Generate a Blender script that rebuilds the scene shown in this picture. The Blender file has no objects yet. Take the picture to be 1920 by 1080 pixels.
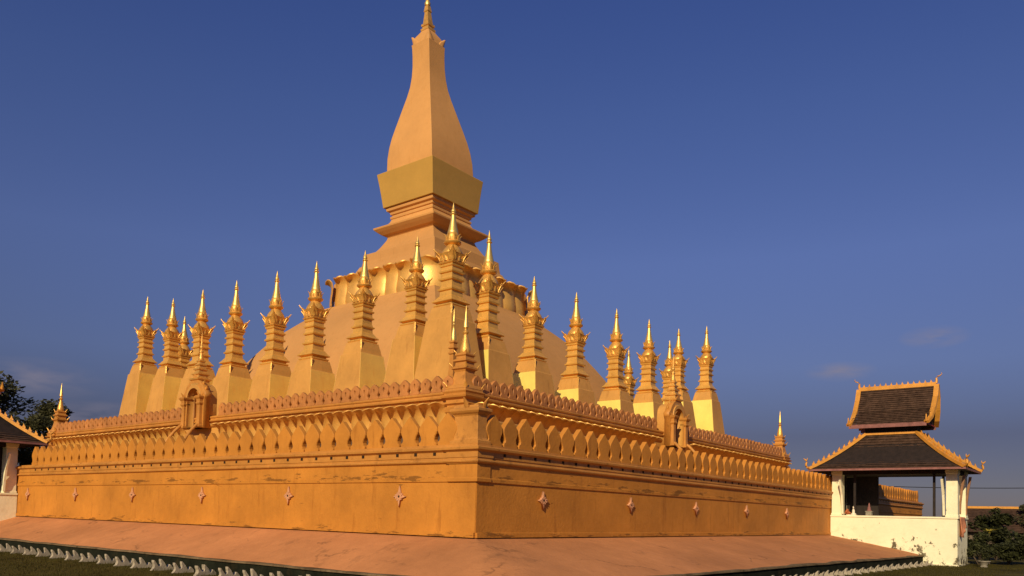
import bpy, bmesh, math, random
from mathutils import Vector, Matrix, noise
random.seed(7)
sc = bpy.context.scene
col = sc.collection
PI = math.pi
R = math.radians

# ---------------------------------------------------------------- camera
cam = bpy.data.cameras.new('camera')
cam.sensor_width = 36.0
cam.lens = 1508.891 / 1920 * 36.0
cam.shift_x = (960 - 907.024) / 1920
cam.shift_y = 360.0 / 1920
cam.clip_end = 6000
cam.clip_start = 0.1
camo = bpy.data.objects.new('camera', cam)
col.objects.link(camo)
YAW, PIT, ROL = 0.885, 0.044, 0.025
def cam_axes(yaw, pit, rol):
    f = Vector((math.sin(yaw) * math.cos(pit), math.cos(yaw) * math.cos(pit), math.sin(pit)))
    r = Vector((math.cos(yaw), -math.sin(yaw), 0))
    u = r.cross(f)
    return (math.cos(rol) * r + math.sin(rol) * u, -math.sin(rol) * r + math.cos(rol) * u, f)
ar, au, af = cam_axes(YAW, PIT, ROL)
camo.matrix_world = Matrix(((ar.x, au.x, -af.x, -53.937), (ar.y, au.y, -af.y, -50.612), (ar.z, au.z, -af.z, 0.727), (0, 0, 0, 1)))
sc.camera = camo

# ---------------------------------------------------------------- world and sun
SUN_EL, SUN_DAZ = 26.5, 19.0          # sun low in the west, a little to the south
world = bpy.data.worlds.new('World')
sc.world = world
world.use_nodes = True
wt = world.node_tree
bg = wt.nodes['Background']
sky = wt.nodes.new('ShaderNodeTexSky')
sky.sky_type = 'NISHITA'
sky.sun_disc = False
sky.sun_elevation = R(SUN_EL)
sky.sun_rotation = R(270 - SUN_DAZ)
sky.air_density = 1.0
sky.dust_density = 0.35
sky.ozone_density = 4.5
hsv = wt.nodes.new('ShaderNodeHueSaturation')
hsv.inputs['Hue'].default_value = 0.512
hsv.inputs['Saturation'].default_value = 1.0
hsv.inputs['Value'].default_value = 1.0
wt.links.new(sky.outputs[0], hsv.inputs['Color'])
# the deep, slightly violet evening blue of the photograph: tint by height above the horizon
sky_tc = wt.nodes.new('ShaderNodeTexCoord'); sky_sep = wt.nodes.new('ShaderNodeSeparateXYZ'); wt.links.new(sky_tc.outputs['Generated'], sky_sep.inputs[0])
sky_rp = wt.nodes.new('ShaderNodeValToRGB'); wt.links.new(sky_sep.outputs['Z'], sky_rp.inputs[0])
SKY_T = [(0.0, (.27, .21, .26)), (.10, (.27, .21, .26)), (.18, (.49, .42, .50)), (.30, (.66, .60, .72)), (.45, (.60, .62, .80)), (.55, (.53, .59, .84))]
e = sky_rp.color_ramp.elements
e[0].position, e[0].color = SKY_T[0][0], SKY_T[0][1] + (1,)
e[1].position, e[1].color = SKY_T[-1][0], SKY_T[-1][1] + (1,)
for p_, c_ in SKY_T[1:-1]:
    q_ = e.new(p_); q_.color = c_ + (1,)
sky_mul = wt.nodes.new('ShaderNodeMix'); sky_mul.data_type = 'RGBA'; sky_mul.blend_type = 'MULTIPLY'; sky_mul.inputs['Factor'].default_value = 1.0
wt.links.new(hsv.outputs[0], sky_mul.inputs['A']); wt.links.new(sky_rp.outputs[0], sky_mul.inputs['B'])
# faint small clouds low over the horizon, placed by direction in the sky
tc = wt.nodes.new('ShaderNodeTexCoord')
def wn(op, a, b=None, c=None, kind='ShaderNodeMath'):
    n = wt.nodes.new(kind); n.operation = op
    for i, v in enumerate((a, b, c)):
        if v is None: continue
        if isinstance(v, (int, float)): n.inputs[i].default_value = v
        elif isinstance(v, tuple): n.inputs[i].default_value = v
        else: wt.links.new(v, n.inputs[i])
    return n
cn = wt.nodes.new('ShaderNodeTexNoise')
cmap = wt.nodes.new('ShaderNodeMapping'); cmap.inputs['Scale'].default_value = (9, 9, 30)
wt.links.new(tc.outputs['Generated'], cmap.inputs[0]); wt.links.new(cmap.outputs[0], cn.inputs['Vector'])
cn.inputs['Scale'].default_value = 3.0; cn.inputs['Detail'].default_value = 7
total = None
for d, wid, hei, amp in (((0.963, 0.170, 0.203), 0.036, 0.013, 0.75), ((0.950, 0.262, 0.172), 0.040, 0.012, 0.7),
                         ((0.36, 0.925, 0.135), 0.075, 0.025, 0.55), ((0.43, 0.897, 0.100), 0.10, 0.018, 0.6), ((0.972, 0.085, 0.222), 0.014, 0.006, 0.4)):
    df = wn('SUBTRACT', tc.outputs['Generated'], d, kind='ShaderNodeVectorMath')
    scl = wn('MULTIPLY', df.outputs[0], (1 / wid, 1 / wid, 1 / hei), kind='ShaderNodeVectorMath')
    ln = wn('LENGTH', scl.outputs[0], kind='ShaderNodeVectorMath')
    m = wn('SUBTRACT', 1.0, ln.outputs['Value']); m.use_clamp = True
    m = wn('MULTIPLY', m.outputs[0], amp)
    total = m if total is None else wn('ADD', total.outputs[0], m.outputs[0])
cr = wn('SUBTRACT', cn.outputs['Fac'], 0.28); cr2 = wn('MULTIPLY', cr.outputs[0], total.outputs[0]); cr3 = wn('MULTIPLY', cr2.outputs[0], 2.6); cr3.use_clamp = True
cmix = wt.nodes.new('ShaderNodeMix'); cmix.data_type = 'RGBA'
wt.links.new(cr3.outputs[0], cmix.inputs['Factor']); wt.links.new(sky_mul.outputs['Result'], cmix.inputs['A'])
cmix.inputs['B'].default_value = (2.7, 2.35, 2.8, 1)
wt.links.new(cmix.outputs['Result'], bg.inputs['Color'])
bg.inputs['Strength'].default_value = 0.095

sun = bpy.data.lights.new('sun', 'SUN')
sun.energy = 4.5
sun.angle = R(0.5)
sun.color = (1.0, 0.82, 0.50)
suno = bpy.data.objects.new('sun', sun)
col.objects.link(suno)
sd = Vector((-math.cos(R(SUN_DAZ)) * math.cos(R(SUN_EL)), -math.sin(R(SUN_DAZ)) * math.cos(R(SUN_EL)), math.sin(R(SUN_EL))))
suno.rotation_euler = sd.to_track_quat('Z', 'Y').to_euler()
suno.location = sd * 120
vs = sc.view_settings
vs.view_transform = 'Standard'
vs.look = 'None'
vs.gamma = 1.0
vs.exposure = 0.0

# ---------------------------------------------------------------- materials
def material(name, base, rough=0.6, metal=0.0, var=0.25, scale=0.6, stain=None, stain_amt=0.0, bump=0.15, bscale=14, spec=0.3, streak=False, extra=None):
    m = bpy.data.materials.new(name); m.use_nodes = True
    nt = m.node_tree; L = nt.links
    b = nt.nodes['Principled BSDF']
    b.inputs['Roughness'].default_value = rough
    b.inputs['Metallic'].default_value = metal
    b.inputs['Specular IOR Level'].default_value = spec
    geo = nt.nodes.new('ShaderNodeNewGeometry')
    def noise_tex(sc_, det=5, vec=None, rough_=0.6):
        n = nt.nodes.new('ShaderNodeTexNoise'); n.inputs['Scale'].default_value = sc_; n.inputs['Detail'].default_value = det
        n.inputs['Roughness'].default_value = rough_
        L.new(vec if vec else geo.outputs['Position'], n.inputs['Vector']); return n
    def ramp(src, p0, p1, c0=(0, 0, 0, 1), c1=(1, 1, 1, 1)):
        r = nt.nodes.new('ShaderNodeValToRGB'); r.color_ramp.elements[0].position = p0; r.color_ramp.elements[1].position = p1
        r.color_ramp.elements[0].color = c0; r.color_ramp.elements[1].color = c1
        L.new(src, r.inputs[0]); return r
    def mix(fac, a, c, mode='MIX'):
        x = nt.nodes.new('ShaderNodeMix'); x.data_type = 'RGBA'; x.blend_type = mode
        if isinstance(fac, (int, float)): x.inputs['Factor'].default_value = fac
        else: L.new(fac, x.inputs['Factor'])
        for v, k in ((a, 'A'), (c, 'B')):
            if isinstance(v, tuple): x.inputs[k].default_value = v
            else: L.new(v, x.inputs[k])
        return x.outputs['Result']
    def mapped(scale):
        mp = nt.nodes.new('ShaderNodeMapping'); mp.inputs['Scale'].default_value = scale
        L.new(geo.outputs['Position'], mp.inputs[0]); return mp.outputs[0]
    m_helpers = dict(nt=nt, L=L, b=b, geo=geo, noise=noise_tex, ramp=ramp, mix=mix, mapped=mapped)
    n1 = noise_tex(scale, 6)
    r1 = ramp(n1.outputs['Fac'], 0.3, 0.7)
    lo = tuple(c * (1 - var) for c in base) + (1,); hi = tuple(min(1, c * (1 + var * 0.7)) for c in base) + (1,)
    c = mix(r1.outputs[0], lo, hi)
    n2 = noise_tex(scale * 9, 4)
    r2 = ramp(n2.outputs['Fac'], 0.35, 0.65)
    c = mix(r2.outputs[0], c, mix(1.0, c, (1 - var * .35, 1 - var * .4, 1 - var * .45, 1), 'MULTIPLY'))
    if stain:
        vec = mapped((1.6, 1.6, 0.22)) if streak else mapped((1, 1, 1))
        n3 = noise_tex(1.9, 7, vec, 0.7)
        r3 = ramp(n3.outputs['Fac'], 0.56, 0.72)
        f = nt.nodes.new('ShaderNodeMath'); f.operation = 'MULTIPLY'; f.inputs[1].default_value = stain_amt
        L.new(r3.outputs[0], f.inputs[0])
        c = mix(f.outputs[0], c, stain + (1,))
    if extra: c = extra(c, m_helpers)
    L.new(c, b.inputs['Base Color'])
    nb = noise_tex(bscale, 5)
    bp = nt.nodes.new('ShaderNodeBump'); bp.inputs['Strength'].default_value = bump; bp.inputs['Distance'].default_value = 0.05
    L.new(nb.outputs['Fac'], bp.inputs['Height']); L.new(bp.outputs[0], b.inputs['Normal'])
    rr = nt.nodes.new('ShaderNodeMath'); rr.operation = 'MULTIPLY_ADD'; rr.inputs[1].default_value = 0.25; rr.inputs[2].default_value = max(0.02, rough - 0.12)
    L.new(n2.outputs['Fac'], rr.inputs[0]); L.new(rr.outputs[0], b.inputs['Roughness'])
    return m

def wall_dirt(c, h):
    # peeling plaster: dark ragged scars that run along the upper ledge, the foot of the wall and a few loose patches
    nt, L = h['nt'], h['L']
    sep = nt.nodes.new('ShaderNodeSeparateXYZ'); L.new(h['geo'].outputs['Position'], sep.inputs[0])
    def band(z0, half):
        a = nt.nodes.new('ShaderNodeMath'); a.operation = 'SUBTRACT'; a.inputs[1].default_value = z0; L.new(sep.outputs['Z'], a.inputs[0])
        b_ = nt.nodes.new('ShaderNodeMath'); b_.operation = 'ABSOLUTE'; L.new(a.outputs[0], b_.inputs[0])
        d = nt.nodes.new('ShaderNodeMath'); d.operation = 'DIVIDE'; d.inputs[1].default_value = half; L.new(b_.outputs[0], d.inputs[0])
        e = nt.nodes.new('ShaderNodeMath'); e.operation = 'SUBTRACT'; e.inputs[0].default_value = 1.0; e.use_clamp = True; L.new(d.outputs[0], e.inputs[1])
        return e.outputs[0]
    n = h['noise'](1.0, 8, h['mapped']((0.7, 0.7, 4.5)), 0.72)
    def add(a, b_, op='ADD'):
        x = nt.nodes.new('ShaderNodeMath'); x.operation = op
        for i, v in enumerate((a, b_)):
            if isinstance(v, (int, float)): x.inputs[i].default_value = v
            else: L.new(v, x.inputs[i])
        return x.outputs[0]
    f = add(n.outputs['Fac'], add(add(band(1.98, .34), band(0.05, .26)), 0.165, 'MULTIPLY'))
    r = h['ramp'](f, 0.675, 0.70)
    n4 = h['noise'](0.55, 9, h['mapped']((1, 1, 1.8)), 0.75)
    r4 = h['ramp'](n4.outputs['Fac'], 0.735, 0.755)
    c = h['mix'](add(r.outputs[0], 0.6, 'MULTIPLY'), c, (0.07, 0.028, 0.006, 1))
    return h['mix'](add(r4.outputs[0], 0.7, 'MULTIPLY'), c, (0.06, 0.03, 0.01, 1))

def apron_dirt(c, h):
    nt, L = h['nt'], h['L']
    n = h['noise'](0.5, 9, h['mapped']((1.0, 1.7, 1)), 0.68)
    r = h['ramp'](n.outputs['Fac'], 0.60, 0.72)
    x = nt.nodes.new('ShaderNodeMath'); x.operation = 'MULTIPLY'; x.inputs[1].default_value = 0.55; L.new(r.outputs[0], x.inputs[0])
    c = h['mix'](x.outputs[0], c, (0.14, 0.07, 0.035, 1))
    v = h['noise'](4.2, 4, h['mapped']((1, 1.8, 1)), 0.6)
    r2 = h['ramp'](v.outputs['Fac'], 0.70, 0.74)
    x2 = nt.nodes.new('ShaderNodeMath'); x2.operation = 'MULTIPLY'; x2.inputs[1].default_value = 0.65; L.new(r2.outputs[0], x2.inputs[0])
    c = h['mix'](x2.outputs[0], c, (0.09, 0.05, 0.03, 1))
    cn_ = h['noise'](0.16, 6, h['mapped']((1, 1, 1)), 0.55)
    d = nt.nodes.new('ShaderNodeMath'); d.operation = 'SUBTRACT'; d.inputs[1].default_value = 0.5; L.new(cn_.outputs['Fac'], d.inputs[0])
    ab = nt.nodes.new('ShaderNodeMath'); ab.operation = 'ABSOLUTE'; L.new(d.outputs[0], ab.inputs[0])
    rc = h['ramp'](ab.outputs[0], 0.0015, 0.006, (1, 1, 1, 1), (0, 0, 0, 1))
    gate_ = h['ramp'](h['noise'](0.45, 3).outputs['Fac'], 0.48, 0.60)
    x3 = nt.nodes.new('ShaderNodeMath'); x3.operation = 'MULTIPLY'; L.new(rc.outputs[0], x3.inputs[0]); L.new(gate_.outputs[0], x3.inputs[1])
    x4 = nt.nodes.new('ShaderNodeMath'); x4.operation = 'MULTIPLY'; x4.inputs[1].default_value = 0.5; L.new(x3.outputs[0], x4.inputs[0])
    return h['mix'](x4.outputs[0], c, (0.045, 0.028, 0.016, 1))

def white_dirt(c, h):
    nt, L = h['nt'], h['L']
    sep = nt.nodes.new('ShaderNodeSeparateXYZ'); L.new(h['geo'].outputs['Position'], sep.inputs[0])
    low = h['ramp'](sep.outputs['Z'], 0.0, 1.0)
    mr = nt.nodes.new('ShaderNodeMapRange'); mr.inputs['From Min'].default_value = -1.7; mr.inputs['From Max'].default_value = 0.45
    mr.inputs['To Min'].default_value = 0.17; mr.inputs['To Max'].default_value = 0.0; L.new(sep.outputs['Z'], mr.inputs['Value'])
    n = h['noise'](1.3, 9, None, 0.7)
    a = nt.nodes.new('ShaderNodeMath'); a.operation = 'ADD'; L.new(n.outputs['Fac'], a.inputs[0]); L.new(mr.outputs[0], a.inputs[1])
    r = h['ramp'](a.outputs[0], 0.64, 0.675)
    c = h['mix'](r.outputs[0], c, (0.12, 0.10, 0.06, 1))
    n2 = h['noise'](0.8, 6, h['mapped']((1, 1, 5)), 0.6)
    r2 = h['ramp'](n2.outputs['Fac'], 0.60, 0.75)
    x2 = nt.nodes.new('ShaderNodeMath'); x2.operation = 'MULTIPLY'; x2.inputs[1].default_value = 0.2; L.new(r2.outputs[0], x2.inputs[0])
    return h['mix'](x2.outputs[0], c, (0.62, 0.42, 0.24, 1))

M = {}
M['gold_wall'] = material('gold_wall', (0.54, 0.215, 0.032), 0.62, 0, 0.22, 0.35, (0.30, 0.105, 0.014), 0.65, 0.3, 9, 0.25, True, wall_dirt)
M['gold_paint'] = material('gold_paint', (0.58, 0.29, 0.07), 0.55, 0, 0.16, 0.5, (0.30, 0.12, 0.02), 0.5, 0.2, 10, 0.3, True)
M['gold_trim'] = material('gold_trim', (0.52, 0.225, 0.045), 0.5, 0.0, 0.2, 0.8, (0.16, 0.06, 0.01), 0.6, 0.25, 18, 0.35, False)
M['crest_gold'] = material('crest_gold', (0.48, 0.195, 0.055), 0.55, 0.0, 0.25, 0.8, (0.15, 0.05, 0.015), 0.6, 0.25, 18, 0.35, False)
M['gold_tower'] = material('gold_tower', (0.63, 0.315, 0.10), 0.55, 0, 0.12, 0.22, (0.46, 0.21, 0.05), 0.5, 0.18, 5, 0.3, True)
M['gold_box'] = material('gold_box', (0.50, 0.285, 0.062), 0.5, 0.0, 0.10, 0.3, None, 0, 0.1, 6, 0.3)
M['stupa_gold'] = material('stupa_gold', (0.82, 0.44, 0.095), 0.38, 0.35, 0.18, 0.9, (0.34, 0.14, 0.025), 0.5, 0.22, 16, 0.4)
M['gold_dome'] = material('gold_dome', (0.52, 0.262, 0.09), 0.75, 0, 0.10, 0.18, (0.36, 0.17, 0.055), 0.5, 0.18, 5, 0.2, True)
M['gold_panel_orange'] = material('gold_panel_orange', (1.0, 0.60, 0.13), 0.38, 0.25, 0.12, 0.7, (0.85, 0.42, 0.07), 0.6, 0.10, 5, 0.5, True)  # north and south sides: orange of bounced light put into the gold
M['gold_panel'] = material('gold_panel', (1.0, 0.79, 0.19), 0.38, 0.25, 0.10, 0.7, (0.85, 0.48, 0.09), 0.5, 0.10, 5, 0.5, True)  # east and west sides: yellow of direct sun put into the gold
M['gold_petal'] = material('gold_petal', (0.76, 0.42, 0.105), 0.42, 0.35, 0.14, 0.9, (0.42, 0.18, 0.03), 0.4, 0.15, 9, 0.45)
M['gilt'] = material('gilt', (0.95, 0.62, 0.18), 0.42, 0.75, 0.12, 2.0, None, 0, 0.1, 30, 0.5)
M['gilt_old'] = material('gilt_old', (0.82, 0.44, 0.10), 0.36, 0.45, 0.25, 2.0, (0.22, 0.08, 0.012), 0.6, 0.35, 24, 0.45)
M['weathered_cement'] = material('weathered_cement', (0.125, 0.078, 0.052), 0.85, 0, 0.3, 1.2, (0.05, 0.034, 0.024), 0.6, 0.3, 9, 0.2)  # dark tone of the terrace foot: recess shade put into the colour
M['drain'] = material('drain', (0.03, 0.014, 0.006), 0.9, 0, 0.3, 3)
M['slot_red'] = material('slot_red', (0.20, 0.055, 0.018), 0.8, 0, 0.3, 3)
M['medallion'] = material('medallion', (0.62, 0.30, 0.16), 0.6, 0, 0.15, 3, (0.40, 0.16, 0.06), 0.5, 0.25, 30)
M['apron'] = material('apron', (0.525, 0.222, 0.09), 0.8, 0, 0.22, 0.25, (0.36, 0.15, 0.07), 0.5, 0.35, 7, 0.2, False, apron_dirt)
M['moss'] = material('moss', (0.014, 0.016, 0.010), 0.95, 0, 0.5, 1.2, (0.05, 0.035, 0.015), 0.5, 0.5, 9, 0.1)
M['kerb_lip'] = material('kerb_lip', (0.17, 0.12, 0.07), 0.9, 0, 0.5, 1.0, (0.02, 0.022, 0.012), 0.9, 0.4, 9, 0.1)
M['bracket'] = material('bracket', (0.42, 0.36, 0.28), 0.7, 0, 0.3, 2.2, (0.07, 0.06, 0.035), 0.7, 0.3, 16, 0.2)
M['whitewash'] = material('whitewash', (0.84, 0.78, 0.56), 0.75, 0, 0.08, 0.6, (0.60, 0.48, 0.30), 0.4, 0.25, 7, 0.2, False, white_dirt)
M['roof_tile'] = material('roof_tile', (0.078, 0.044, 0.030), 0.75, 0, 0.5, 3.2, (0.12, 0.07, 0.05), 0.4, 0.6, 12, 0.2)
M['roof_gold'] = material('roof_gold', (0.66, 0.30, 0.05), 0.45, 0.15, 0.18, 2, (0.25, 0.10, 0.02), 0.5, 0.25, 20, 0.4)
M['dark_wood'] = material('dark_wood', (0.022, 0.014, 0.012), 0.7, 0, 0.4, 3, None, 0, 0.3, 12)
M['red_wood'] = material('red_wood', (0.26, 0.11, 0.10), 0.7, 0, 0.3, 3, (0.12, 0.06, 0.05), 0.5, 0.2, 12)
M['timber'] = material('timber', (0.30, 0.15, 0.08), 0.7, 0, 0.3, 3, (0.10, 0.05, 0.03), 0.5, 0.2, 12)
M['red_line'] = material('red_line', (0.30, 0.03, 0.035), 0.6, 0, 0.3, 3)
M['grass_ground'] = material('grass_ground', (0.075, 0.062, 0.013), 0.95, 0, 0.45, 0.35, (0.085, 0.060, 0.020), 0.55, 0.6, 22, 0.1)
M['grass'] = material('grass', (0.085, 0.072, 0.015), 0.8, 0, 0.5, 0.5, (0.11, 0.075, 0.02), 0.6, 0.1, 22, 0.15)
M['leaf_dark'] = material('leaf_dark', (0.115, 0.115, 0.055), 0.7, 0, 0.5, 0.5, (0.06, 0.05, 0.03), 0.5, 0.1, 9, 0.25)
M['leaf_shrub'] = material('leaf_shrub', (0.070, 0.078, 0.028), 0.6, 0, 0.55, 1.5, (0.09, 0.075, 0.03), 0.5, 0.1, 9, 0.3)
M['leaf_yellow'] = material('leaf_yellow', (0.42, 0.34, 0.05), 0.6, 0, 0.3, 2, None, 0, 0.1, 9, 0.3)
for k_ in ('grass', 'leaf_dark', 'leaf_shrub', 'leaf_yellow'):      # thin leaves let some of the low sun through
    nt_ = M[k_].node_tree; b_ = nt_.nodes['Principled BSDF']; o_ = nt_.nodes['Material Output']
    tr_ = nt_.nodes.new('ShaderNodeBsdfTranslucent'); mx_ = nt_.nodes.new('ShaderNodeMixShader'); mx_.inputs[0].default_value = 0.4
    nt_.links.new(b_.inputs['Base Color'].links[0].from_socket, tr_.inputs['Color'])
    nt_.links.new(b_.outputs[0], mx_.inputs[1]); nt_.links.new(tr_.outputs[0], mx_.inputs[2]); nt_.links.new(mx_.outputs[0], o_.inputs['Surface'])
M['bark'] = material('bark', (0.09, 0.065, 0.045), 0.9, 0, 0.4, 3, None, 0, 0.6, 14, 0.2)
M['red_cloth'] = material('red_cloth', (0.60, 0.24, 0.13), 0.8, 0, 0.25, 3, (0.30, 0.06, 0.03), 0.6, 0.3, 12, 0.2)
M['pot'] = material('pot', (0.28, 0.25, 0.20), 0.8, 0, 0.3, 4, (0.08, 0.07, 0.05), 0.6, 0.3, 18)
M['cable'] = material('cable', (0.012, 0.012, 0.014), 0.6, 0, 0.1, 3)
M['figurine_white'] = material('figurine_white', (0.78, 0.70, 0.56), 0.5, 0, 0.15, 8)
M['figurine_red'] = material('figurine_red', (0.45, 0.13, 0.05), 0.6, 0, 0.25, 8)
M['far_wall'] = material('far_wall', (0.16, 0.12, 0.09), 0.8, 0, 0.3, 1)

# ---------------------------------------------------------------- mesh helpers
class MB:
    def __init__(self): self.v = []; self.f = []; self.mi = []
    def add(self, vs, fs, mi=0):
        o = len(self.v); self.v += [tuple(p) for p in vs]; self.f += [tuple(i + o for i in f) for f in fs]; self.mi += [mi] * len(fs); return self
    def box(self, x0, x1, y0, y1, z0, z1, mi=0):
        self.add([(x0, y0, z0), (x1, y0, z0), (x1, y1, z0), (x0, y1, z0), (x0, y0, z1), (x1, y0, z1), (x1, y1, z1), (x0, y1, z1)],
                 [(3, 2, 1, 0), (4, 5, 6, 7), (0, 1, 5, 4), (1, 2, 6, 5), (2, 3, 7, 6), (3, 0, 4, 7)], mi); return self
    def rings(self, rs, cap=True, mi=0):
        n = len(rs[0]); vs = [p for r in rs for p in r]; fs = []
        for i in range(len(rs) - 1):
            for j in range(n):
                k = (j + 1) % n; fs.append((i * n + j, i * n + k, (i + 1) * n + k, (i + 1) * n + j))
        if cap:
            fs.append(tuple(reversed(range(n)))); fs.append(tuple((len(rs) - 1) * n + j for j in range(n)))
        self.add(vs, fs, mi); return self
    def square(self, prof, cx=0, cy=0, hy=1.0, cap=True, sub=1, round_=0.0, lean=None, mi=0):
        # prof: (z, half side) ; stacked square rings
        rs = []
        for z, h in prof:
            h = max(h, 0.002); pts = []
            for s in range(4):
                a = [(-1, -1), (1, -1), (1, 1), (-1, 1)][s]; b = [(1, -1), (1, 1), (-1, 1), (-1, -1)][s]
                for k in range(sub):
                    t = k / sub; x = a[0] + (b[0] - a[0]) * t; y = a[1] + (b[1] - a[1]) * t
                    if round_:
                        l = math.hypot(x, y); rr = 1 - round_ * (l - 1) / 0.4142
                        x *= rr; y *= rr
                    lx, ly = lean(z) if lean else (0, 0)
                    pts.append((cx + x * h + lx, cy + y * h * hy + ly, z))
            rs.append(pts)
        return self.rings(rs, cap, mi)
    def lathe(self, prof, n=16, cx=0, cy=0, cap=True, mi=0):
        rs = [[(cx + max(r, .001) * math.cos(2 * PI * j / n), cy + max(r, .001) * math.sin(2 * PI * j / n), z) for j in range(n)] for z, r in prof]
        return self.rings(rs, cap, mi)
    def tube(self, path, rad, n=6, mi=0):
        rs = []
        for i, p in enumerate(path):
            p = Vector(p); a = Vector(path[max(0, i - 1)]); b = Vector(path[min(len(path) - 1, i + 1)])
            t = (b - a).normalized(); u = t.orthogonal().normalized() if abs(t.z) > .9 else t.cross(Vector((0, 0, 1))).normalized(); w = t.cross(u)
            r = rad[i] if isinstance(rad, (list, tuple)) else rad
            rs.append([tuple(p + u * r * math.cos(2 * PI * j / n) + w * r * math.sin(2 * PI * j / n)) for j in range(n)])
        return self.rings(rs, True, mi)
    def slab(self, outline, t, fn=None, mi=0):
        # outline (a,b) extruded by thickness t; fn maps (a,b,c) to xyz
        fn = fn or (lambda a, b, c: (c, a, b)); n = len(outline)
        vs = [fn(a, b, -t / 2) for a, b in outline] + [fn(a, b, t / 2) for a, b in outline]
        fs = [tuple(range(n)), tuple(reversed(range(n, 2 * n)))] + [(i, i + n, (i + 1) % n + n, (i + 1) % n) for i in range(n)]
        self.add(vs, fs, mi); return self
    def petal(self, path, cup=0.5, thick=0.05, m=7, mi=0):
        # path: (out, z, half width) stations from foot to tip, local out=+X, across=Y; a thick curved leaf
        rows_f, rows_b = [], []
        for i, (o, z, w) in enumerate(path):
            a = path[max(0, i - 1)]; b = path[min(len(path) - 1, i + 1)]
            tx, tz = b[0] - a[0], b[1] - a[1]; l = math.hypot(tx, tz) or 1; nx, nz = tz / l, -tx / l
            rf, rb = [], []
            for k in range(m):
                s = -1 + 2 * k / (m - 1); d = cup * w * s * s
                rf.append((o - nx * d, s * w, z - nz * d)); rb.append((o - nx * (d + thick), s * w * .96, z - nz * (d + thick)))
            rows_f.append(rf); rows_b.append(rb)
        n = len(path); vs = [p for r in rows_f for p in r] + [p for r in rows_b for p in r]; fs = []; q = n * m
        for i in range(n - 1):
            for k in range(m - 1):
                a, b = i * m + k, i * m + k + 1
                fs.append((a, b, b + m, a + m)); fs.append((q + b, q + a, q + a + m, q + b + m))
            fs.append((i * m, (i + 1) * m, q + (i + 1) * m, q + i * m)); e = i * m + m - 1; fs.append((e + m, e, q + e, q + e + m))
        for k in range(m - 1):
            fs.append((k + 1, k, q + k, q + k + 1)); t = (n - 1) * m + k; fs.append((t, t + 1, q + t + 1, q + t))
        self.add(vs, fs, mi); return self
    def mesh(self, name, mats, smooth=None):
        me = bpy.data.meshes.new(name); me.from_pydata(self.v, [], self.f); me.validate()
        if len(me.polygons) == len(self.mi): me.polygons.foreach_set('material_index', self.mi)
        for m in (mats if isinstance(mats, (list, tuple)) else [mats]): me.materials.append(M[m])
        bm = bmesh.new(); bm.from_mesh(me); bmesh.ops.recalc_face_normals(bm, faces=bm.faces); bm.to_mesh(me); bm.free()
        if smooth:
            me.polygons.foreach_set('use_smooth', [True] * len(me.polygons)); me.set_sharp_from_angle(angle=R(smooth))
        me.update(); return me

def obj(name, me, parent=None, loc=(0, 0, 0), rz=0, scale=None, label=None, cat=None, group=None, kind=None, bevel=0):
    o = bpy.data.objects.new(name, me); col.objects.link(o)
    o.location = loc; o.rotation_euler = (0, 0, rz)
    if scale: o.scale = scale
    if parent: o.parent = parent
    if label: o['label'] = label
    if cat: o['category'] = cat
    if group: o['group'] = group
    if kind: o['kind'] = kind
    if bevel:
        md = o.modifiers.new('bevel', 'BEVEL'); md.width = bevel; md.segments = 2; md.limit_method = 'ANGLE'; md.angle_limit = R(40); md.harden_normals = False
    return o
def thing(name, label, cat, loc=(0, 0, 0), rz=0, group=None, scale=None):
    return obj(name, None, None, loc, rz, scale, label, cat, group)

def pierced(name, outer, inner, depth, mat, bevel=0.02):
    # a leaf outline with a hole, extruded: local across=Y, up=Z, out=X
    cu = bpy.data.curves.new(name, 'CURVE'); cu.dimensions = '2D'; cu.fill_mode = 'BOTH'; cu.extrude = depth / 2; cu.bevel_depth = bevel; cu.bevel_resolution = 0
    for pts in (outer, inner):
        if not pts: continue
        s = cu.splines.new('POLY'); s.points.add(len(pts) - 1); s.use_cyclic_u = True
        for p, q in zip(s.points, pts): p.co = (q[0], q[1], 0, 1)
    t = bpy.data.objects.new('tmp', cu); me = bpy.data.meshes.new_from_object(t); bpy.data.objects.remove(t); bpy.data.curves.remove(cu)
    me.name = name; me.transform(Matrix(((0, 0, 1, 0), (1, 0, 0, 0), (0, 1, 0, 0), (0, 0, 0, 1))))
    me.materials.clear(); me.materials.append(M[mat]); return me

def jag(pts, amt, seed):
    rnd = random.Random(seed); return [(a + rnd.uniform(-amt, amt), b + rnd.uniform(-amt, amt)) for a, b in pts]

# ---------------------------------------------------------------- frame constants (metres, near wall corner at -34,-34)
ZG = -1.72
W1 = 34.0
BX, BY, BX2, BY2 = -22.99, -23.91, 24.6, 24.6
CX, CY, CX2, CY2 = -17.63, -18.06, 19.4, 19.0
TX, TY = 0.5, 0.9

# ---------------------------------------------------------------- ground
n = 60; rng = [-3000, -900, -300, -120] + [-100 + i * 5 for i in range(41)] + [120, 300, 900, 3000]
mb = MB(); N = len(rng)
for y in rng:
    for x in rng:
        mb.v.append((x, y, ZG))
for j in range(N - 1):
    for i in range(N - 1):
        mb.f.append((j * N + i, j * N + i + 1, (j + 1) * N + i + 1, (j + 1) * N + i)); mb.mi.append(0)
obj('lawn_ground', mb.mesh('lawn_ground', 'grass_ground'), kind='structure')

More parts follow.
